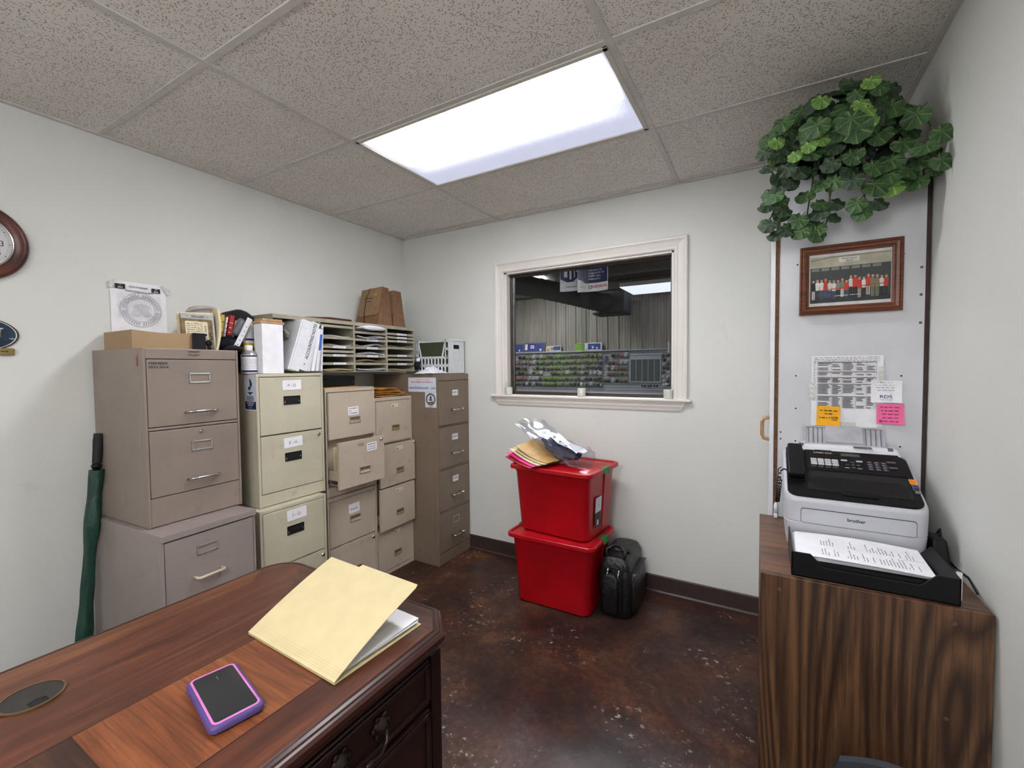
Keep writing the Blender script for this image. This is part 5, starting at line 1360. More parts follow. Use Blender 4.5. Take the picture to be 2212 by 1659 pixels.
# ================================================================ TALL CABINET (side seen), pictures and notes on it
PY = -.700
tall = thing('tall_cabinet', 'tall white cabinet side panel with brown edges against the right wall', 'cabinet', (0, 0, 0))
TX0, TX1, TZ = 2.609, 3.052, 2.085
G().box(TX0+.012, TX1, PY+.004, -.002, .0, TZ, 'panel_white').build('carcass', tall)
G().box(TX0+.008, TX1-.004, PY, PY+.004, 0, TZ, 'panel_white').build('side_panel', tall, bevel=.0005)
G().box(TX0, TX0+.012, PY-.0015, PY+.016, 0, TZ, 'panel_edge').build('edge_strip', tall, label='brown raw edge strip')
G().box(TX1-.004, TX1+.005, PY-.0015, PY+.016, 0, TZ, 'edge_dark').build('edge_strip', tall, label='dark brown edge strip')
for z0, z1 in ((.06, 2.07),): G().box(TX0-.016, TX0-.001, PY+.001, -.01, z0, z1, 'white_plastic').build('door', tall, bevel=.001)
hd = G().tube([(TX0-.016, PY+.05, 1.165), (TX0-.036, PY+.05, 1.160), (TX0-.042, PY+.05, 1.145), (TX0-.042, PY+.05, 1.095), (TX0-.036, PY+.05, 1.080), (TX0-.016, PY+.05, 1.075)], .0075, 'maple_pull', 10).build('door_handle', tall, smooth=True); hd['label'] = 'wooden D-shaped pull'
for k, (x, z) in enumerate(((2.679, 1.335), (2.990, 1.335), (2.680, 1.209), (2.631, 1.114), (2.679, 1.759), (2.989, 1.759), (2.680, 1.083), (2.991, 1.085), (2.631, 1.088), (2.70, 1.07))):
    G().lathe([(.003, 0), (.003, -.0008)], (x, PY, z), 'dark_interior', 10, 'y').build('peg_hole', tall)
for z in (1.707, 1.614, 1.518): G().lathe([(.0045, 0), (.0045, -.002), (.002, -.003)], (3.037, PY, z), 'grey_metal', 10, 'y').build('screw_head', tall)
# group photograph in a frame
t = thing('picture_frame', 'reddish wood framed group photograph on the white cabinet side', 'picture', (2.8365, PY-.001, 1.6905))
HW, HH = .1505, .126; bw = .030
def fpiece(kind):
    g = G(); prof = [(0, 0), (0, -.016), (.004, -.020), (.008, -.017), (.012, -.020), (.020, -.018), (.024, -.012), (.030, -.010), (.030, -.002)]
    hw, hh = HW, HH
    cs = [(-hw, hh), (hw, hh), (hw, -hh), (-hw, -hh)]; a, b = cs[kind], cs[(kind+1) % 4]
    def q(c, w_): return (c[0]-math.copysign(w_, c[0]), c[1]-math.copysign(w_, c[1]))
    vs = [(q(c, w_)[0], d, q(c, w_)[1]) for c in (a, b) for w_, d in prof]; n = len(prof)
    g.add(vs, [(i, i+1, n+i+1, n+i) for i in range(n-1)], 'frame_oak'); return g.build('frame_rail', t)
for k in range(4): fpiece(k)
G().box(-HW+.002, HW-.002, -.004, 0, -HH+.002, HH-.002, 'photo_white').build('mount_board', t)
g = G().plane((0, -.0042, 0), (1, 0, 0), (0, 0, 1)); u0, u1, v0, v1 = -HW+bw, HW-bw, -HH+bw, HH-bw
g.rect(u0, v0, u1, v1, 'photo_white', .0003); px0, px1, pz0, pz1 = u0+.004, u1-.002, v0+.012, v1-.010
g.rect(px0, pz0, px1, pz1, 'photo_tan', .0006); g.rect(px0, pz0, px1, pz0+.022, 'photo_dark', .0009); g.rect(px0, pz0+.022, px1, pz1-.040, 'photo_dk2', .0009)
g.poly([(px0, pz1-.010), (px0+.06, pz1-.002), (px1, pz1-.002), (px1, pz1-.005), (px0+.06, pz1-.006), (px0, pz1-.015)], 'photo_grey', .0009)
for k in range(7): g.rect(px0+.030*k+.004, pz1-.052, px0+.030*k+.028, pz1-.042, 'photo_grey', .0012)
g.rect(-.030, pz1-.026, .030, pz1-.008, 'photo_white', .0012); g.text('Performance', 0, pz1-.0135, .0085, 'photo_black', .0016, shear=.3); g.text('Marine', 0, pz1-.0215, .0075, 'photo_black', .0016, shear=.3)
r_ = random.Random(21)
tops = ['photo_black', 'photo_white', 'photo_white', 'photo_red', 'photo_white', 'photo_white', 'photo_grey', 'photo_olive', 'photo_red', 'photo_white', 'photo_red', 'photo_red', 'photo_white', 'photo_red', 'photo_olive', 'photo_olive', 'photo_white', 'photo_red']
legs = ['photo_white', 'photo_dark', 'photo_blue', 'photo_blue', 'photo_blue', 'photo_blue', 'photo_black', 'photo_white', 'photo_blue', 'photo_black', 'photo_black', 'photo_tan', 'photo_black', 'photo_tan', 'photo_olive', 'photo_olive', 'photo_black', 'photo_black']
for k in range(18):
    x = px0+.010+k*.0125; bz = pz0+.012+r_.uniform(0, .008); hh_ = .062+r_.uniform(-.004, .008)+(.004 if 9 < k < 15 else 0); w_ = .0052+(.0014 if k in (13, 10) else 0); hh_ *= 1.12
    d = .0013+.0001*(k % 3)
    g.rect(x-w_*.8, bz, x-.0008, bz+hh_*.45, legs[k], d); g.rect(x+.0008, bz, x+w_*.8, bz+hh_*.45, legs[k], d)
    g.poly([(x-w_, bz+hh_*.42), (x+w_, bz+hh_*.42), (x+w_*1.25, bz+hh_*.78), (x+w_*.5, bz+hh_*.84), (x-w_*.5, bz+hh_*.84), (x-w_*1.25, bz+hh_*.78)], tops[k], d+.0002)
    g.disc(x, bz+hh_*.905, .0042, .0050, 'skin', d+.0006, 10); g.poly([(x-.0040, bz+hh_*.95), (x+.0040, bz+hh_*.95), (x+.002, bz+hh_*.995), (x-.002, bz+hh_*.995)], 'photo_grey' if k % 2 else 'photo_black', d+.0005)
g.poly([(px0+.03, pz0+.045), (px1-.01, pz0+.056), (px1-.01, pz0+.059), (px0+.03, pz0+.048)], 'photo_red', .0022)
g.rect(px0+.075, pz0+.022, px0+.115, pz0+.024, 'photo_white', .0022); g.rect(px0+.12, pz0+.023, px0+.15, pz0+.025, 'photo_white', .0022)
g.build('photo_print', t)
# price list sheet and notes
t = thing('price_sheet', 'large taped white sheet printed with ruled tables on the cabinet side', 'sheet', (2.835, PY-.001, 1.2785))
G().grid(lambda u, v: ((u-.5)*.212, -.0005-.002*abs(math.sin(u*5+v*2))*(1-v), (v-.5)*.262), 8, 8, 'white_paper').build('sheet', t)
g = G().plane((0, -.0028, 0), (1, 0, 0), (0, 0, 1))
for k in range(4): g.scrib(-.098, .124-.006*k, .094, 'print_grey', .0002, .0016, k+5)
blocks = [(.112-.0, .078, 5), (.074, .060, 2), (.054, .034, 4), (.030, -.008, 7), (-.014, -.062, 8)]
cols = (-.088, -.044, -.012, .028, .058, .086)
for bi, (za, zb_, nr) in enumerate(((.108, .076, 5), (.072, .058, 2), (.052, .032, 4), (.027, -.012, 7), (-.018, -.062, 8))):
    g.rect(cols[0], za-.0022, cols[-1], za, 'print_bar', .0002)
    for c in cols: g.rect(c-.0003, zb_, c+.0003, za, 'print_black', .0004)
    for j in range(nr+1):
        z_ = za-.003-(za-.003-zb_)*j/nr; g.rect(cols[0], z_-.0002, cols[-1], z_+.0002, 'print_grey', .0004)
        if j < nr:
            for ci in range(5):
                if r_.random() < .85: g.rect(cols[ci]+.002, z_-.0040, cols[ci+1]-.003-r_.uniform(0, .012), z_-.0014, 'print_grey2', .0005)
for k in range(26):
    z_ = .11-.0058*k; g.rect(-.101+r_.uniform(-.001, .001), z_, -.0925+r_.uniform(-.003, .002), z_+.0009, 'print_black', .0005); 
    if k % 2: g.rect(-.098, z_-.003, -.0972, z_+.002, 'print_black', .0005)
g.build('print', t)
for x, z_, a in ((-.105, .0, 1.57), (.10, -.10, 1.5), (.0, -.122, 0), (.10, .06, 1.57)):
    q = G().plane((x, -.0030, z_), (math.cos(a), 0, math.sin(a)), (-math.sin(a), 0, math.cos(a))); q.grid(lambda u, v: ((u-.5)*.06, (v-.5)*.016, .0004+.0008*math.sin(u*19)*math.sin(v*3)), 10, 2, 'tape_clear'); q.build('tape', t)
def note(label, cx, cz, w_, h_, mat, fn, rot=0, off=.0045, name='sticky_note'):
    t = thing(name, label, 'note', (cx, PY-off, cz), (0, rot, 0))
    G().grid(lambda u, v: ((u-.5)*w_, -.006*(1-v)**2*(.3+.7*u), (v-.5)*h_), 6, 6, mat).build('note_sheet', t)
    g = G(); fn(g); g.v = [(x, -.006*(1-(z/h_+.5))**2*(.3+.7*(x/w_+.5))-.0004-y, z) for x, z, y in g.v]; g.f = [f_[::-1] for f_ in g.f]; g.build('handwriting', t)
def n1(g): g.text('RDS', -.001, -.018, .015, 'print_blue', .0006, bold=.0004, sx=1.3); g.rect(-.018, -.0275, .018, -.0268, 'print_blue', .0006); [g.scrib(-.036+.004*k, .032-.009*k, .022+.006*(k % 2), 'print_grey', .0006, .0014, k+31) for k in range(4)]; g.scrib(-.012, -.031, .014, 'print_grey', .0006, .001, 9)
note('small white note with a blue RDS heading beside the price sheet', 2.949, 1.279, .086, .078, 'white_paper', n1, name='paper_note')
def n2(g):
    g.scrib(-.026, .020, .028, 'print_black', .0006, .0034, 41); g.scrib(-.012, .008, .012, 'print_black', .0006, .0034, 42)
    g.scrib(-.028, -.007, .006, 'print_black', .0006, .0034, 43); g.text('1078', .018, -.006, .0115, 'print_black', .0006, bold=.0003); g.rect(.010, -.0145, .028, -.0125, 'print_black', .0006)
note('orange-yellow sticky note with black handwriting above the printer', 2.782, 1.185, .072, .074, 'sticky_orange', n2, rot=.03, off=.0065)
def n3(g):
    for k in range(5): g.scrib(-.028+.002*k, .024-.0125*k, .026, 'print_redink', .0006, .0032, 50+k)
    g.ring(-.026, -.026, .002, .005, 'print_redink', .0006, 10)
note('pink sticky note with dark red handwriting at the right of the sheet', 2.961, 1.2, .076, .072, 'sticky_pink', n3, off=.0065)

# ================================================================ WALNUT CABINET UNDER THE PRINTER
CZt = .780
cab = thing('walnut_cabinet', 'walnut woodgrain cabinet carrying the printer at right', 'cabinet', (0, 0, 0))
fp_ = [(2.572, -1.280), (3.056, -1.270), (3.052, -.704), (2.562, -.704)]
def inset(z0, z1, pts, mat): return G().hexa([(x, y, z0) for x, y in pts], [(x, y, z1) for x, y in pts], mat)
inset(CZt-.018, CZt, [(2.572, -1.262), (3.056, -1.252), (3.052, -.704), (2.562, -.704)], 'walnut_top').build('top_panel', cab, bevel=.0008)
inset(0, CZt-.0005, [(2.572, -1.280), (3.056, -1.270), (3.056, -1.2525), (2.572, -1.2625)], 'walnut_laminate').build('front_panel', cab, bevel=.0012)
inset(.0, CZt-.019, [(2.572, -1.262), (2.590, -1.262), (2.581, -.704), (2.562, -.704)], 'walnut_laminate').build('left_side', cab)
inset(.0, CZt-.019, [(3.036, -1.252), (3.055, -1.252), (3.051, -.704), (3.034, -.704)], 'walnut_laminate').build('right_side', cab)
inset(.05, .068, [(2.59, -1.262), (3.036, -1.252), (3.034, -.704), (2.581, -.704)], 'walnut_laminate').build('bottom_panel', cab)
for x, z in ((2.62, .742), (2.985, .742), (2.975, .50)): G().lathe([(.005, 0), (.005, -.0012), (.002, -.0008)], (x, -1.2802+.0*x+(x-2.572)*.0207, z), 'screw_plug', 12, 'y').build('screw_plug', cab)
G().box(2.5565, 2.5605, -1.26, -.72, .02, .64, 'wood_light').build('edge_strip', cab) if False else None
t = thing('latch_block', 'small white plastic cable latch at the back left of the walnut cabinet', 'latch', (2.617, -.722, CZt))
G().box(-.007, .007, -.010, .010, 0, .016, 'white_plastic').build('block', t, bevel=.003); G().tube([(0, 0, .016), (0, 0, .045), (0, .002, .058)], [.0075, .007, .004], 'white_plastic', 10).build('post', t, smooth=True)
# chair at the bottom edge: only the top of its backrest shows
ch = thing('office_chair', 'dark grey plastic chair back peeking in front of the walnut cabinet', 'chair', (2.80, -1.72, 0), (0, 0, -.25))
def backf(u, v): return ((u-.5)*.30*(1-.25*v*v), .15+.04*math.cos((u-.5)*PI), .30+.20*v+.012*math.sin(u*PI))
g = G(); g.grid(backf, 14, 6, 'chair_plastic'); g.grid(lambda u, v: (backf(u, v)[0], backf(u, v)[1]+.02, backf(u, v)[2]), 14, 6, 'chair_plastic')
for vv in (0, 1): g.add([(backf(i/14, vv)[0], backf(i/14, vv)[1]+.02*s_, backf(i/14, vv)[2]) for s_ in (0, 1) for i in range(15)], [(i, i+1, 16+i, 15+i) for i in range(14)], 'chair_plastic')
g.build('backrest', ch, smooth=True)
G().box(-.19, .19, -.22, .14, .26, .30, 'chair_plastic').build('seat', ch, bevel=.02)
for sx in (-1, 1):
    for sy in (-1, 1): G().tube([(.15*sx, -.04+.15*sy, .26), (.17*sx, -.04+.18*sy, 0)], .011, 'grey_metal', 8).build('leg', ch, smooth=True)

# ================================================================ PRINTER
pr = thing('printer', 'grey and black laser fax printer with handset on the walnut cabinet', 'printer', (2.637, -1.030, CZt+.002))
PWd = .361; s0 = .168; sl_ = .426; cs = 1/math.sqrt(1+sl_*sl_); sn = sl_*cs; SLL = .296; pdep = .312
def sweep(poly_of_x, xs_, mat, name, smooth=True, parent=pr, sharp=.6):
    g = G(); rings = [poly_of_x(x) for x in xs_]; n = len(rings[0])
    vs = [(x, p[0], p[1]) for x, r_ in zip(xs_, rings) for p in r_]
    fs = [(i*n+k, (i+1)*n+k, (i+1)*n+(k+1) % n, i*n+(k+1) % n) for i in range(len(xs_)-1) for k in range(n)]+[tuple(range(n)), tuple(range((len(xs_)-1)*n, len(xs_)*n))[::-1]]
    g.add(vs, fs, mat); return g.build(name, parent, smooth=smooth, sharp=sharp)
# body lofted in z: rounded-rectangle footprint, top cut by the slope
def ringz(z, ins, r=.035): return rrect(ins, ins, PWd-ins, pdep-ins, r, 7)
g = G(); R0 = ringz(0, .006); n = len(R0)
lev = [(0, .010), (.03, .004), (.083, .0), (.085, .0015), (.0865, .0015), (.0885, 0), (.15, -.001)]
vs = []
for z, ins in lev: vs += [(x, y, z) for x, y in ringz(z, ins)]
def zs_(y): return s0-.004+sl_*max(0, min(y, .262))
vs += [(x, y, zs_(y)-.010) for x, y in ringz(0, -.001)]
vs += [(x, y, zs_(y)-.003) for x, y in ringz(0, .0015)]
vs += [(x, y, zs_(y)) for x, y in ringz(0, .007)]
L = len(lev)+3
fs = [(i*n+k, i*n+(k+1) % n, (i+1)*n+(k+1) % n, (i+1)*n+k) for i in range(L-1) for k in range(n)]+[tuple(range(n))[::-1], tuple((L-1)*n+k for k in range(n))]
g.add(vs, fs, 'printer_grey'); g.build('body', pr, smooth=True, sharp=.5)
# front cover outline
def outline(g, pts, w_, mat, h):
    n = len(pts); c = (sum(p[0] for p in pts)/n, sum(p[1] for p in pts)/n)
    inn = [(c[0]+(p[0]-c[0])*(1-w_/abs(p[0]-c[0]+1e-9) if abs(p[0]-c[0]) > w_*2 else 1), p[1]-math.copysign(w_, p[1]-c[1])) for p in pts]
    g.add([(x, y, h) for x, y in pts+inn], [(k, (k+1) % n, n+(k+1) % n, n+k) for k in range(n)], mat)
fc = G().plane((0, -.0008, 0), (1, 0, 0), (0, 0, 1))
fc.prism(rrect(.045, .086, .330, .134, .008, 4), 0, .0008, 'print_grey2'); fc.prism(rrect(.0462, .0872, .3288, .1315, .007, 4), .0008, .0016, 'printer_grey')
fc.build('front_cover', pr)
q = G().plane((0, -.0026, 0), (1, 0, 0), (0, 0, 1)); q.text('brother', .188, .112, .0150, 'print_black', .0002, bold=.0006, sx=.95); q.build('logo', pr)
# slope frame: u right, v up the slope, n out
SM = G().plane((0, 0, s0), (1, 0, 0), (0, cs, sn)).X
def sg(): q = G(); q.X = SM.copy(); return q
sg().prism(rrect(.009, .006, PWd-.009, .283, .030, 7), -.004, .0015, 'printer_dark').build('top_cover', pr, bevel=.0008)
q = sg(); q.box(.068, .334, .045, .152, .0016, .0022, 'dark_interior'); q.add([(.068, .152, .0018), (.334, .152, .0018), (.334, .158, .006), (.068, .158, .006)], [(0, 1, 2, 3)], 'printer_dark')
q.add([(.075, .052, .0026), (.327, .052, .0026), (.327, .12, .0024), (.075, .12, .0024)], [(0, 1, 2, 3)], 'black_plastic'); q.prism(rrect(.155, .028, .248, .050, .006, 3), .0016, .0035, 'printer_dark'); q.build('paper_exit', pr)
q = sg(); q.box(.068, .334, .155, .280, .0015, .006, 'printer_dark'); cp = q.build('control_panel', pr, bevel=.001)
q = sg()
q.text('LASER FAX', .122, .262, .0125, 'print_light', .0066, bold=.0006, sx=.9)
q.box(.174, .228, .250, .268, .006, .0068, 'lcd'); q.scrib(.178, .259, .222, 'print_grey2', .0072, .006, 3)
q.build('panel_print', cp)
q = sg()
for i in range(4):
    for j in range(3): q.prism(rrect(.083+.0205*i, .184+.0135*j, .101+.0205*i, .195+.0135*j, .003, 2), .006, .0085, 'key_pale')
q.build('quick_keys', cp)
q = sg()
for i in range(4): q.box(.083+.0205*i, .097+.0205*i, .172, .175, .006, .0075, 'print_grey')
for i in range(3):
    for j in range(4): q.prism(rrect(.242+.019*i, .176+.0135*j, .256+.019*i, .185+.0135*j, .003, 2), .006, .0085, 'key_dark')
q.build('number_keys', cp)
q = sg()
for i in range(3):
    for j in range(4): q.rect(.245+.019*i, .179+.0135*j, .250+.019*i, .1815+.0135*j, 'print_light', .0088)
q.build('key_print', cp)
q = sg()
for x, y in ((.202, .212), (.202, .182), (.187, .198), (.217, .198), (.202, .197)): q.prism(rrect(x-.005, y-.003, x+.005, y+.003, .0025, 2), .006, .0085, 'key_dark')
for x, y in ((.180, .223), (.222, .223)): q.prism(rrect(x-.009, y-.004, x+.009, y+.003, .003, 3), .006, .0085, 'key_pale')
for x, y in ((.185, .180), (.219, .180)): q.rect(x-.006, y-.002, x+.006, y+.002, 'print_light', .0066)
for x, y, w_ in ((.308, .230, .012), (.308, .197, .011)): q.prism(rrect(x-w_, y-.004, x+w_, y+.003, .003, 3), .006, .0085, 'key_dark'); q.rect(x-w_, y+.005, x+w_, y+.0065, 'print_light', .0066)
q.build('menu_keys', cp)
q = sg()
q.prism(rrect(.337, .124, .356, .151, .002, 2), .0015, .0022, 'orange_label'); q.prism(rrect(.339, .094, .356, .122, .002, 2), .0015, .0022, 'print_grey'); q.rect(.341, .108, .354, .120, 'print_blue', .0024); q.rect(.341, .096, .354, .106, 'print_black', .0024); q.prism(rrect(.341, .078, .356, .090, .002, 2), .0015, .0022, 'print_grey')
for k in range(4): q.scrib(.339, .146-.005*k, .354, 'print_black' if k else 'print_red', .0026, .0014, k+3)
q.build('side_stickers', pr, label='orange and blue stickers')
# handset
hs = sg(); hs.prism(rrect(.010, .084, .064, .290, .008, 4), .0012, .006, 'printer_dark'); hs.build('handset_cradle', pr, bevel=.001)
hs = sg(); hs.prism(rrect(.014, .090, .060, .286, .010, 5), .010, .026, 'printer_dark'); hs.prism(rrect(.016, .094, .058, .140, .010, 5), .005, .018, 'printer_dark'); hs.prism(rrect(.016, .236, .058, .282, .010, 5), .005, .018, 'printer_dark'); hset = hs.build('handset', pr, bevel=.003)
cpts = []
for k in range(150):
    u = k/149; c = Vector((-.012-.006*math.sin(u*PI), .03+.09*(1-u)+.02*u, .235-.10*math.sin(u*PI)**.7-.02*u)); a = k*1.25
    cpts.append(c+Vector((.0055*math.cos(a), .001, .0055*math.sin(a))))
G().tube(cpts, .0018, 'black_plastic', 5).tube([(-.010, .10, .225), (.0, .11, .232), (.02, .105, .225), (.045, .10, .222)], .003, 'black_plastic', 6).build('coil_cord', hset, smooth=True)
# document feeder behind
G().hexa([(.040, .258, .255), (.352, .258, .255), (.352, .322, .255), (.040, .322, .255)], [(.056, .270, .300), (.338, .270, .300), (.334, .318, .305), (.060, .318, .305)], 'printer_white').build('feeder_base', pr, bevel=.008)
q = G().box(.10, .15, .258, .262, .268, .284, 'print_grey').box(.215, .265, .262, .285, .2985, .3015, 'print_grey'); q.build('feeder_slot', pr)
dtm = G(); ang = 1.16; dtm.plane((.070, .290, .300), (1, 0, 0), (0, math.cos(ang), math.sin(ang)))
dtm.hexa([(.004, 0, 0), (.240, 0, 0), (.240, 0, .004), (.004, 0, .004)], [(0, .068, 0), (.232, .068, 0), (.232, .068, .004), (0, .068, .004)], 'paper_tray_grey'); dt2 = dtm.build('document_tray', pr, bevel=.001)
q = G(); q.X = dtm.X.copy()
for k in range(4): q.box(.012+.014*k, .0145+.014*k, .004, .064, .004, .006, 'print_grey'); q.box(.182+.014*k, .1845+.014*k, .004, .064, .004, .006, 'print_grey')
q.box(.0, .233, .064, .068, .004, .008, 'paper_tray_grey').box(.0, .004, .0, .068, .004, .008, 'paper_tray_grey').box(.232, .236, .0, .068, .004, .008, 'paper_tray_grey')
q.build('tray_ribs', dt2)
q = G(); q.X = dtm.X.copy(); q.box(.066, .176, .008, .070, .005, .0085, 'paper_tray_grey').build('extender', dt2, bevel=.001)
for x in (.058, .316): G().box(x-.006, x+.008, .268, .282, .292, .304, 'print_grey').build('paper_guide', pr, bevel=.002)
# letter tray with paper in front of the printer
lt = thing('letter_tray', 'black plastic letter tray holding printed sheets before the printer', 'letter tray', (2.648, -1.258, CZt+.001))
TW, TD, TH = .352, .225, .068
g = G(); g.box(0, TW, 0, TD, 0, .004, 'black_plastic').box(0, .004, 0, TD, 0, TH, 'black_plastic')
g.prism([(TW-.014, 0), (TW, 0), (TW, TH), (TW-.010, TH)], 0, TD, 'black_plastic', 'y') if False else g.box(TW-.004, TW, 0, TD, 0, TH, 'black_plastic')
g.add([(TW-.045, .03, TH*.35), (TW-.004, .0, TH), (TW-.004, TD, TH), (TW-.045, TD, TH*.35)], [(0, 1, 2, 3)], 'black_plastic')
g.prism([(0, 0), (TW, 0), (TW, TH), (TW-.045, TH), (TW-.075, .036), (.075, .036), (.045, TH), (0, TH)], 0, .004, 'black_plastic', 'y')
g.build('tray', lt, bevel=.0012)
o = G().box(.006, TW-.045, .006, TD-.002, .020, .046, 'black_plastic').build('raised_floor', lt)
for k in range(5):
    t = thing('printed_sheet', ['lowest', 'second', 'third', 'fourth', 'topmost'][k]+' white sheet in the black letter tray', 'paper', (2.655+.001*k, -1.246+.0015*k, CZt+.049+.0016*k), (0, 0, -.012*k+.02))
    g = G(); f = lambda u, v: (.300*u, .200*v, .006*math.sin(u*PI)*(.4+.6*v)*(k == 4)+.002*(k == 4))
    g.grid(f, 8, 4, 'white_paper'); g.build('sheet', t)
    if k == 4:
        g = G(); r2 = random.Random(9)
        for c in range(30):
            x = .065+.0072*c
            if c in (6, 7, 12): continue
            for (a, b) in ((.025, .035+.05*r2.random()), (.10, .115+.045*r2.random())):
                if r2.random() < .85:
                    yy = a
                    while yy < b:
                        l_ = r2.uniform(.004, .012); g.add([f((x+dx)/.3, y_/.2)[:2]+(f((x+dx)/.3, y_/.2)[2]+.0006,) for dx, y_ in ((0, yy), (.0018, yy), (.0018, yy+l_), (0, yy+l_))], [(0, 1, 2, 3)], 'print_grey2'); yy += l_+.003
        g.add([f((.25+dx)/.3, y_/.2)[:2]+(f((.25+dx)/.3, y_/.2)[2]+.0008,) for dx, y_ in ((0, .09), (.045, .098), (.045, .0992), (0, .0912))], [(0, 1, 2, 3)], 'print_black'); g.build('print', t)
t = thing('eye_drops', 'tiny clear bottle with white cap by the right end of letter tray', 'bottle', (3.0075, -1.215, CZt+.001))
G().lathe([(.006, 0), (.006, .062), (.006, .069)], (0, 0, 0), 'white_plastic', 14).build('bottle_body', t, smooth=True, sharp=.7); G().lathe([(.0045, .069), (.0045, .092), (.002, .094)], (0, 0, 0), 'jar_glass', 12).build('bottle_cap', t, smooth=True)
t = thing('power_adapter', 'black adapter with cable behind the printer by the right wall', 'adapter', (3.012, -.98, CZt+.001))
G().hexa([(-.008, -.05, 0), (.034, -.05, 0), (.034, .05, 0), (-.008, .05, 0)], [(-.006, -.03, .085), (.026, -.03, .085), (.026, .04, .085), (-.006, .04, .085)], 'black_plastic').build('adapter_body', t, bevel=.006)
G().tube([(.02, .0, .08), (.025, .03, .10), (.025, .08, .06), (.025, .14, .003), (.025, .2, .003)], .003, 'black_plastic', 6).build('cable', t, smooth=True)
o = G().tube([(3.052, -1.18, .79), (3.058, -1.10, .80), (3.057, -1.0, .79), (3.056, -.85, .80)], .0025, 'black_plastic', 5).build('wall_cable', smooth=True); tag(o, 'thin black cable lying along the wall behind the letter tray', 'cable')

# ================================================================ PLANT on top of the tall cabinet
pl_ = thing('artificial_ivy', 'large trailing green leafy plant on top of the tall white cabinet', 'plant', (2.82, -.46, TZ+.001))
ox, oy, oz = 2.82, -.46, TZ+.001
G().lathe([(.075, 0), (.10, .03), (.11, .09), (.105, .12)], (0, 0, 0), 'basket_brown', 20).build('basket', pl_, smooth=True, sharp=.7)
def leaf_mesh(seed, mat):
    r = random.Random(seed); n = 42; g = G(); rings = []
    vs = [(0, 0, 0)]
    for j, f in enumerate((.35, .7, 1.0)):
        for k in range(n):
            a = -PI+2*PI*(k+.5)/n                                  # 0 = tip direction (+y)
            base = .98-.16*abs(a/PI)**2+.10*math.cos(a)
            notch = 1-.55*max(0, (abs(a)-2.55)/.6)**.8 if abs(a) > 2.55 else 1
            sc = 1.04-.13*(1-abs(math.cos(a*3.5)))**1.5-.035*abs(math.sin(a*10.5))
            rr = .52*base*notch*sc*f*(1+.02*r.uniform(-1, 1))
            x, y = rr*math.sin(a), rr*math.cos(a)
            z = -.30*(x*x+y*y)*1.2+.045*math.cos(a*7)*f*f
            vs.append((x*1.02, y, z+.03*math.sin(3*a+seed)))
    fs = [(0, 1+k, 1+(k+1) % n) for k in range(n)]
    for j in range(2): fs += [(1+j*n+k, 1+(j+1)*n+k, 1+(j+1)*n+(k+1) % n, 1+j*n+(k+1) % n) for k in range(n)]
    g.add(vs, fs, mat); g.tube([(0, 0, 0), (0, -.25, -.05), (.02, -.5, -.16)], .022, 'stem_brown', 4); return g.mesh('leaf', True)
LMs = [leaf_mesh(s_, m) for s_, m in ((1, 'leaf_dark'), (2, 'leaf_dark'), (3, 'leaf_mid'), (4, 'leaf_mid'), (5, 'leaf_bright'))]
rp = random.Random(12); nleaf = 0
def leaf(p, nrm, size, kind, tipdir=None):
    global nleaf
    if nleaf >= 292: return
    p = Vector(p)
    if p.x > 3.035: p.x = 3.035
    if p.z > H-.03: p.z = H-.03
    nrm = Vector(nrm).normalized(); tip = Vector(tipdir or (rp.uniform(-.5, .5), -.1, -1)); tip = (tip-nrm*tip.dot(nrm)).normalized()
    xax = tip.cross(nrm).normalized()
    m = Matrix(((xax.x, tip.x, nrm.x, p.x-ox), (xax.y, tip.y, nrm.y, p.y-oy), (xax.z, tip.z, nrm.z, p.z-oz), (0, 0, 0, 1)))
    o = bpy.data.objects.new('leaf', LMs[kind]); COL.objects.link(o); o.parent = pl_; o.matrix_basis = m @ Matrix.Diagonal((size, size, size, 1)); nleaf += 1
# vines: (points); leaves are set alternately along each
def vine(pts, ls, size, kinds, r_=.0028):
    sp = smooth_path(pts, 8)
    G().tube([(p.x-ox, p.y-oy, p.z-oz) for p in sp], r_, 'stem_brown', 5).build('vine', pl_, smooth=True)
    L = len(sp)
    for k in range(ls):
        f = (k+1)/ls; i = min(L-1, int(f*(L-1))); p = sp[i]; s_ = 1 if k % 2 else -1
        q = p+Vector((s_*rp.uniform(.012, .032), rp.uniform(-.03, -.008), rp.uniform(-.015, .015)))
        leaf(q, (s_*.35+rp.uniform(-.3, .3), -1, .45+rp.uniform(-.3, .4)), size*rp.uniform(.82, 1.15), rp.choice(kinds), (s_*.8+rp.uniform(-.2, .2), 0, -1))
HUB = (2.82, -.55, 2.24)
DK, MD, BR = (0, 1), (2, 3), (4,)
mix1 = DK+DK+MD+MD; mix2 = MD+MD+MD+BR
# trailing runs in front of the panel (x, y, z)
vine([HUB, (2.70, -.74, 2.20), (2.63, -.80, 2.05), (2.610, -.80, 1.93), (2.625, -.79, 1.86)], 11, .066, mix1)
vine([HUB, (2.66, -.72, 2.16), (2.62, -.77, 2.02), (2.60, -.78, 1.96), (2.585, -.78, 1.92)], 9, .064, DK+MD)
vine([HUB, (2.74, -.75, 2.16), (2.715, -.79, 2.02), (2.70, -.79, 1.90), (2.700, -.79, 1.835)], 12, .068, mix1)
vine([HUB, (2.78, -.75, 2.15), (2.77, -.80, 2.02), (2.765, -.79, 1.92), (2.755, -.79, 1.86)], 9, .066, mix1)
vine([HUB, (2.86, -.77, 2.17), (2.855, -.83, 2.05), (2.86, -.82, 1.95), (2.87, -.80, 1.90)], 11, .072, DK+MD+MD)
vine([HUB, (2.92, -.76, 2.16), (2.94, -.81, 2.06), (2.95, -.81, 1.99), (2.96, -.80, 1.96)], 9, .072, mix2)
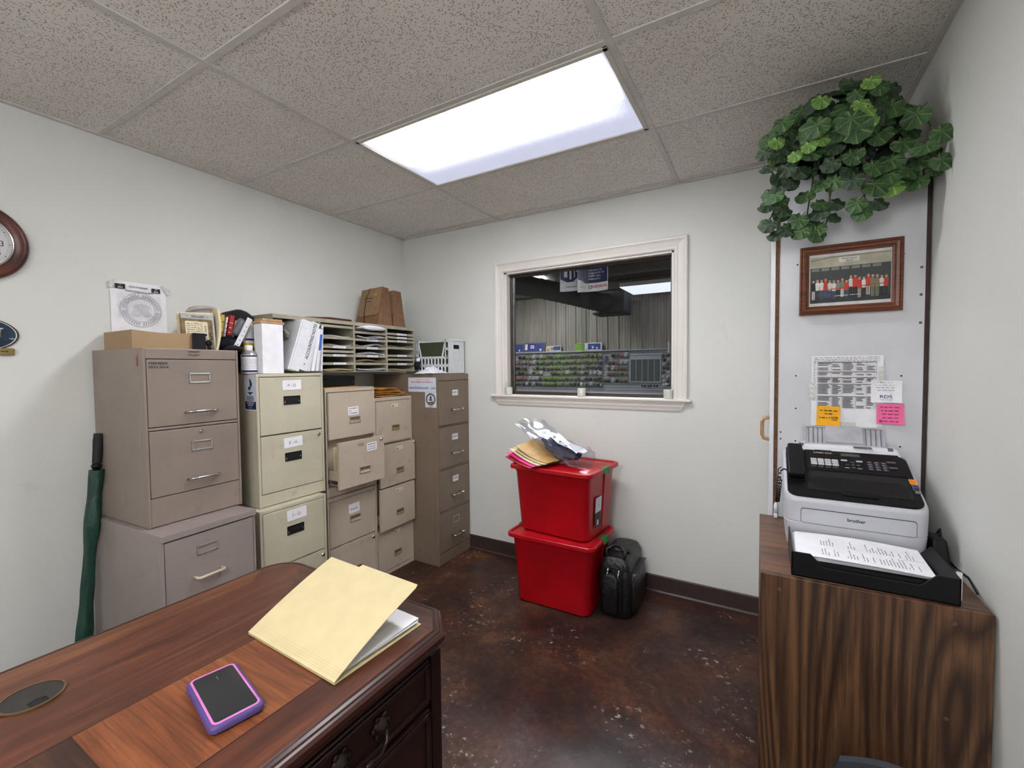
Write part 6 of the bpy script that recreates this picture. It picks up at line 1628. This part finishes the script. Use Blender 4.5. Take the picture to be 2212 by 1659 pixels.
vine([HUB, (2.96, -.72, 2.16), (3.00, -.78, 2.08), (3.015, -.79, 2.01), (3.01, -.80, 1.97)], 7, .068, MD)
vine([HUB, (2.97, -.74, 2.22), (3.01, -.83, 2.15), (3.025, -.86, 2.06), (3.02, -.86, 2.0)], 6, .070, MD+MD+BR)
vine([HUB, (2.70, -.70, 2.24), (2.62, -.78, 2.20), (2.59, -.80, 2.14), (2.595, -.80, 2.07)], 10, .066, mix1)
vine([HUB, (2.69, -.68, 2.27), (2.61, -.74, 2.24), (2.585, -.77, 2.20), (2.58, -.77, 2.15)], 8, .062, mix2)
vine([HUB, (2.75, -.72, 2.20), (2.70, -.80, 2.15), (2.66, -.82, 2.08), (2.64, -.80, 2.04)], 9, .066, mix1)
vine([HUB, (2.80, -.72, 2.22), (2.80, -.82, 2.15), (2.79, -.83, 2.06), (2.80, -.81, 2.0)], 9, .072, DK+MD)
# crown: dense dome of leaves, biggest and darkest inside
for k in range(150):
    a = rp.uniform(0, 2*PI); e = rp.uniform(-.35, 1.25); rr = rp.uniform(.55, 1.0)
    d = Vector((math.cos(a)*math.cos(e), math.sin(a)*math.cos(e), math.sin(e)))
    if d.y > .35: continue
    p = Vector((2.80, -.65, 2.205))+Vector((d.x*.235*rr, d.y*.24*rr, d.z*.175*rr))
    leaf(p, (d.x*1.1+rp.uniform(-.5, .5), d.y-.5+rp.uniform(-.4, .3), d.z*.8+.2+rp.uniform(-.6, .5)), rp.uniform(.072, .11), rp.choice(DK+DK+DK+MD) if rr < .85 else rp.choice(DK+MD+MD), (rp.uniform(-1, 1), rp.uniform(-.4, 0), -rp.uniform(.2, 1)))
for p, s_, kd in (((2.735, -.845, 2.285), .060, 4), ((2.865, -.86, 2.30), .056, 4), ((2.84, -.86, 2.235), .055, 4), ((2.855, -.87, 2.205), .058, 4), ((2.86, -.87, 2.17), .060, 4), ((2.735, -.86, 2.15), .055, 4), ((2.70, -.86, 2.135), .052, 4), ((2.66, -.84, 2.12), .050, 4), ((2.605, -.82, 2.19), .055, 4), ((2.83, -.85, 2.275), .055, 3), ((2.89, -.85, 2.28), .06, 3)):
    leaf(p, (rp.uniform(-.3, .3), -1, .3), s_, kd, (rp.uniform(-.4, .4), 0, -1))

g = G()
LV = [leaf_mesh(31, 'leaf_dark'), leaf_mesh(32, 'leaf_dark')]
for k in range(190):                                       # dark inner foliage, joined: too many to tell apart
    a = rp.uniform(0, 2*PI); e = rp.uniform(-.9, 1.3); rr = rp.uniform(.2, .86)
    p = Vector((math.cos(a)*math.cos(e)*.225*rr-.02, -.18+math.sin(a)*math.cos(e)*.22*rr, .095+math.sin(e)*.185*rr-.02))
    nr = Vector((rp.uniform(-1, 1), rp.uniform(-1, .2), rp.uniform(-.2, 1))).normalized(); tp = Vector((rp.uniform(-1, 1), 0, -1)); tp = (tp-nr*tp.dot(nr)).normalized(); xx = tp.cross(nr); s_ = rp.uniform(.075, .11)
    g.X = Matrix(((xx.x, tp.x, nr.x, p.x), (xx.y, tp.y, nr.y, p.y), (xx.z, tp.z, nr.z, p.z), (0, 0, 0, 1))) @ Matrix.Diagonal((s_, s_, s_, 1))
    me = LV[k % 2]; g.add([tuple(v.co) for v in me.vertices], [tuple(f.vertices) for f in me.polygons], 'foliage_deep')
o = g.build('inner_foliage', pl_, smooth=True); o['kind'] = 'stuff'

# ================================================================ DESK
desk = thing('executive_desk', 'dark reddish wood desk with inlaid top in the left foreground', 'desk', (0, 0, 0))
DX0, DX1, DY1, DY0, DZ = 1.214, 1.926, -1.852, -3.40, .760
cc = .072
def dpoly(i):
    c = cc-i*.4
    pts = [(DX0+i, DY0+i), (DX1-i, DY0+i)]
    pts += [(DX1-i, DY1-i-c), (DX1-i-c*.92, DY1-i)]
    n = 8; r_ = .085-i*.3
    for k in range(n+1):
        a = PI/2+PI/2*k/n; pts.append((DX0+i+r_+r_*math.cos(a), DY1-i-r_+r_*math.sin(a)))
    return pts
rings = []
for i, z in ((.0, DZ-.030), (-.004, DZ-.022), (-.004, DZ-.014), (.0, DZ-.008), (.004, DZ-.006), (.006, DZ-.0025), (.012, DZ-.0008), (.016, DZ-.0025), (.019, DZ-.0005)):
    rings.append([(x, y, z) for x, y in dpoly(i)])
pre = []
for i, z in ((.030, DZ-.062), (.022, DZ-.058), (.020, DZ-.050), (.014, DZ-.042), (.004, DZ-.036)): pre.append([(x, y, z) for x, y in dpoly(i)])
rings = pre+rings; n = len(rings[0])
g = G(); g.add([p for r_ in rings for p in r_], [(i*n+k, i*n+(k+1) % n, (i+1)*n+(k+1) % n, (i+1)*n+k) for i in range(len(rings)-1) for k in range(n)]+[tuple(range(n))[::-1]], 'desk_rim')
g.build('top_moulding', desk, smooth=True, sharp=.5)
# inlaid top: border bands with mitres and a lighter field
P_ = dpoly(.019); bx0, bx1, by1, by0 = 1.572, 1.822, -2.118, -3.16
tz = DZ-.0004
g = G()                                                    # left band
lb_ = [(DX0+.019, DY0+.019), (bx0, by0), (bx0, by1)]
outer_left = [p for p in P_ if p[0] < 1.33 and p[1] > -2.2]
g.add([(x, y, tz) for x, y in [(DX0+.019, DY0+.019), (bx0, by0), (bx0, by1)]+outer_left[:]], [tuple(range(3+len(outer_left)))], 'desk_border')
g.build('left_band', desk)
# find band corners
far = [p for p in P_ if p[1] > -1.95 and p[0] >= 1.28]
far = sorted(far, key=lambda p: -p[0])
g = G(); fl_ = [(bx0, by1), (bx1, by1), (DX1-.019, DY1-.019-.064), (DX1-.019-.060, DY1-.019)]+[outer_left[0]]
g.add([(x, y, tz) for x, y in fl_], [tuple(range(len(fl_)))], 'desk_cross'); g.build('far_band', desk)
g = G(); g.add([(x, y, tz) for x, y in [(bx1, by0), (DX1-.019, DY0+.019), (DX1-.019, DY1-.019-.064), (bx1, by1)]], [(0, 1, 2, 3)], 'desk_border'); g.build('right_band', desk)
g = G(); g.add([(x, y, tz) for x, y in [(DX0+.019, DY0+.019), (DX1-.019, DY0+.019), (bx1, by0), (bx0, by0)]], [(0, 1, 2, 3)], 'desk_cross'); g.build('near_band', desk)
g = G(); ym = -2.472
g.add([(x, y, tz) for x, y in [(bx0, ym), (bx1, ym), (bx1, by1), (bx0, by1)]], [(0, 1, 2, 3)], 'desk_field'); g.build('field_veneer', desk)
g = G(); g.add([(x, y, tz) for x, y in [(bx0, ym-.12), (bx1, ym-.12), (bx1, ym), (bx0, ym)]], [(0, 1, 2, 3)], 'desk_cross'); g.build('cross_band', desk)
g = G(); g.add([(x, y, tz+.0001) for x, y in [(DX0+.020, DY0+.02), (DX0+.078, DY0+.08), (DX0+.078, -2.01), (DX0+.020, -1.95)]], [(0, 1, 2, 3)], 'desk_field2'); g.build('edge_band', desk)
g = G(); g.add([(x, y, tz) for x, y in [(bx0, by0), (bx1, by0), (bx1, ym-.12), (bx0, ym-.12)]], [(0, 1, 2, 3)], 'desk_field'); g.build('field_veneer', desk)
G().box(bx0-.0012, bx0+.0012, by0, by1, tz-.001, tz+.0002, 'desk_line').box(bx1-.0012, bx1+.0012, by0, by1, tz-.001, tz+.0002, 'desk_line').box(bx0, bx1, by1-.0012, by1+.0012, tz-.001, tz+.0002, 'desk_line').box(bx0, bx1, ym-.0012, ym+.0012, tz-.001, tz+.0002, 'desk_line').build('inlay_line', desk)
# carcass
G().box(DX0+.06, 1.888, -2.42, -1.905, .05, DZ-.06, 'desk_body').build('pedestal', desk, bevel=.004)
G().box(DX0+.06, 1.888, -3.34, -2.95, .05, DZ-.06, 'desk_body').build('pedestal', desk, bevel=.004)
G().box(DX0+.06, DX0+.085, -2.95, -2.42, .12, DZ-.06, 'desk_body').build('modesty_panel', desk)
G().box(DX0+.04, 1.905, -2.44, -1.885, 0, .07, 'desk_body').box(DX0+.04, 1.905, -3.36, -2.93, 0, .07, 'desk_body').build('plinth', desk, bevel=.008)
G().box(1.878, 1.900, -1.935, -1.898, .07, DZ-.062, 'desk_body').build('corner_post', desk, bevel=.004)
# drawers on the +x side
def drawer_front(y0, y1, z0, z1, pulls=True, xf=1.888):
    d = G().box(xf, xf+.012, y0, y1, z0, z1, 'desk_body')
    dr = d.build('drawer', desk, bevel=.004)
    g = G()                                                # applied moulding frame
    for a in ((y0+.004, y1-.004, z1-.016, z1-.004), (y0+.004, y1-.004, z0+.004, z0+.016), (y0+.004, y0+.016, z0+.004, z1-.004), (y1-.016, y1-.004, z0+.004, z1-.004)): g.box(xf+.010, xf+.019, *a, 'desk_body')
    g.build('moulding', dr, bevel=.003)
    if pulls:
        cy, cz = (y0+y1)/2+.012, z0+(z1-z0)*.52; hw = .050
        g = G(); xx = xf+.0125
        for s_ in (-1, 1):
            c = (xx, cy+s_*hw, cz)
            g.lathe([(.020, 0), (.021, .003), (.016, .005), (.014, .009), (.009, .010), (.007, .016)], c, 'antique_brass', 16, 'x')
            for k in range(6):
                a = 2*PI*k/6; g.ball((xx+.003, cy+s_*hw+.020*math.cos(a), cz+.020*math.sin(a)), (.003, .007, .007), 'antique_brass', 8, 5)
        g.tube([(xx+.016, cy-hw, cz), (xx+.024, cy-hw+.004, cz-.018), (xx+.026, cy-hw*.55, cz-.034), (xx+.026, cy, cz-.030), (xx+.026, cy+hw*.55, cz-.034), (xx+.024, cy+hw-.004, cz-.018), (xx+.016, cy+hw, cz)], .0052, 'antique_brass', 8)
        g.ball((xx+.026, cy, cz-.030), (.007, .014, .007), 'antique_brass', 8, 6)
        g.build('drawer_pull', dr, smooth=True)
    return dr
drawer_front(-2.375, -1.942, .590, .690)
drawer_front(-2.375, -1.942, .335, .572); drawer_front(-2.375, -1.942, .09, .318)
drawer_front(-3.32, -2.97, .590, .690); drawer_front(-3.32, -2.97, .09, .572)
# cable grommet
t = thing('desk_grommet', 'round dark cable grommet with a notch set in the desk top', 'grommet', (1.384, -2.475, DZ))
n = 40; ro, ri = .050, .046; nc = Vector((.030, -.002)); 
def circ(r_, a0=0, a1=2*PI, n=40): return [(r_*math.cos(a0+(a1-a0)*k/n), r_*math.sin(a0+(a1-a0)*k/n)) for k in range(n+1)]
a_ = .30; notch = [(.046*math.cos(-a_), .046*math.sin(-a_)), (.022, -.0135), (.018, 0), (.022, .0135), (.046*math.cos(a_), .046*math.sin(a_))]
disc = [(x, y) for x, y in circ(.046, a_, 2*PI-a_, 36)]+notch[1:-1]
G().prism(disc, .0, .0022, 'grommet_black').build('cap', t, bevel=.0006)
g = G(); vs = [(x, y, z) for z in (.0, .0032) for x, y in circ(.046, 0, 2*PI, 40)[:-1]]+[(x, y, z) for z in (.0, .0026) for x, y in circ(.0505, 0, 2*PI, 40)[:-1]]
g.add(vs, [(40+k, 40+(k+1) % 40, 120+(k+1) % 40, 120+k) for k in range(40)]+[(120+k, 120+(k+1) % 40, 80+(k+1) % 40, 80+k) for k in range(40)]+[(k, (k+1) % 40, 40+(k+1) % 40, 40+k) for k in range(40)], 'brass_dull'); g.build('ring', t)
G().lathe([(.0455, 0), (.0455, .0006)], (0, 0, 0), 'dark_interior', 30).build('hole', t)
t.rotation_euler = (0, 0, .05); t.scale = (.93, .93, 1)
# phone
t = thing('phone', 'smartphone in a purple case with a pink bezel lying on the desk', 'phone', (1.7110, -2.2985, DZ+.0005), (0, 0, -.212))
hw_, hh_ = .0865, .0435
g = G(); rs = []
for ins, z in ((.004, 0), (.0, .004), (.0, .011), (.0025, .0145), (.006, .0155)): rs.append([(x, y, z) for x, y in rrect(-hw_+ins, -hh_+ins, hw_-ins, hh_-ins, .014-ins*.5, 6)])
n = len(rs[0]); g.add([p for r_ in rs for p in r_], [(i*n+k, i*n+(k+1) % n, (i+1)*n+(k+1) % n, (i+1)*n+k) for i in range(4) for k in range(n)]+[tuple(range(n))[::-1], tuple(4*n+k for k in range(n))], 'purple_rubber'); g.build('case', t, smooth=True, sharp=.7)
G().prism(rrect(-hw_+.006, -hh_+.006, hw_-.006, hh_-.006, .010, 6), .0150, .0162, 'pink_plastic').build('bezel', t, bevel=.0004)
G().prism(rrect(-hw_+.0105, -hh_+.0095, hw_-.0105, hh_-.0095, .007, 6), .0155, .0164, 'screen_glass').build('screen', t)
for x in (-.055, -.038): G().prism(rrect(x-.006, -hh_-.0015, x+.006, -hh_+.002, .0015, 2), .006, .010, 'purple_rubber').build('side_button', t, bevel=.0005)
G().box(-.058, -.045, .0015, .0025, .0164, .0165, 'print_grey').build('speaker_slit', t)
# folder with papers
fz = DZ+.0005
t = thing('manila_folder', 'open manila file folder propped over papers at the desk corner', 'folder', (1.700, -2.166, fz), (0, 0, -.040))
FW = .159
G().box(-FW, FW, 0, .240, 0, .0012, 'manila').build('back_leaf', t)
# front leaf: rises from the fold, slightly bowed, with a cut tab on its far edge
LD = .243; th0 = .40
def lf(u, v, up=0):
    x = (u-.5)*2*FW; s_ = v*LD; a = th0+.02*(1-v); bow = .004*math.sin(v*PI)
    return (x, s_*math.cos(a)-up*.2, .004+s_*math.sin(a)*(1-.04*(u))+bow+up)
g = G(); nu, nv = 16, 12
for up in (0, .0012): g.grid(lambda u, v, up=up: lf(u, v, up), nu, nv, 'manila')
for vv in (0, 1): g.add([lf(i/nu, vv, up) for up in (0, .0012) for i in range(nu+1)], [(i, i+1, nu+2+i, nu+1+i) for i in range(nu)], 'manila')
for uu in (0, 1): g.add([lf(uu, j/nv, up) for up in (0, .0012) for j in range(nv+1)], [(j, j+1, nv+2+j, nv+1+j) for j in range(nv)], 'manila')
# the edge drops behind a tab between thirds: the tabs stand proud of the leaf
def tabp(u, e): p = Vector(lf(u, 1)); d = (Vector(lf(u, 1))-Vector(lf(u, .9))).normalized(); return p+d*e
for ua, ub in ((.36, 1.0),):
    pts = [tabp(ua, 0), tabp(ua+.012, .010), tabp(ub-.012, .010), tabp(ub, 0)]
    g.add([tuple(p) for p in pts]+[(p.x, p.y, p.z+.0012) for p in pts], [(0, 1, 2, 3), (7, 6, 5, 4), (0, 4, 5, 1), (1, 5, 6, 2), (2, 6, 7, 3)], 'manila')
g.build('front_leaf', t, smooth=True, sharp=.5)
q = G()
for k in range(4):
    v = .030+.022*k; q.grid(lambda u, w_, v=v: (lf(u, v+w_*.0025)[0], lf(u, v+w_*.0025)[1]-.0006, lf(u, v+w_*.0025)[2]+.0016), 16, 1, 'manila_score')
q.build('score_lines', t)
for k in range(6):
    s_ = thing('document', ['lowest', 'second', 'third', 'fourth', 'fifth', 'topmost'][k]+' white document in the manila folder', 'paper', (1.700+.002*k, -2.158+.0012*k, fz+.0016+.0019*k), (0, 0, -.040+.008*((k*3) % 4)-.012))
    f2 = lambda u, v: ((u-.5)*.292, .222*v, .005*math.sin(u*2.5)*v*(k == 5)+.0004)
    g = G().grid(f2, 6, 4, 'white_paper'); g.add([(-.146, 0, -.0006), (.146, 0, -.0006), (.146, .222, -.0006), (-.146, .222, -.0006)], [(0, 1, 2, 3)], 'white_paper'); g.build('sheet', s_)
    if k == 5:
        g = G()
        for j in range(24):
            u = .36+.022*j
            ln = random.Random(j).uniform(.3, .75)
            for (va, vb) in ((.1, .1+.35*ln), (.55, .55+.35*ln)):
                g.add([(f2(u+du, v_)[0], f2(u+du, v_)[1], f2(u+du, v_)[2]+.0006) for du, v_ in ((0, va), (.0035, va), (.0035, vb), (0, vb))], [(0, 1, 2, 3)], 'print_grey')
        g.build('print', s_)
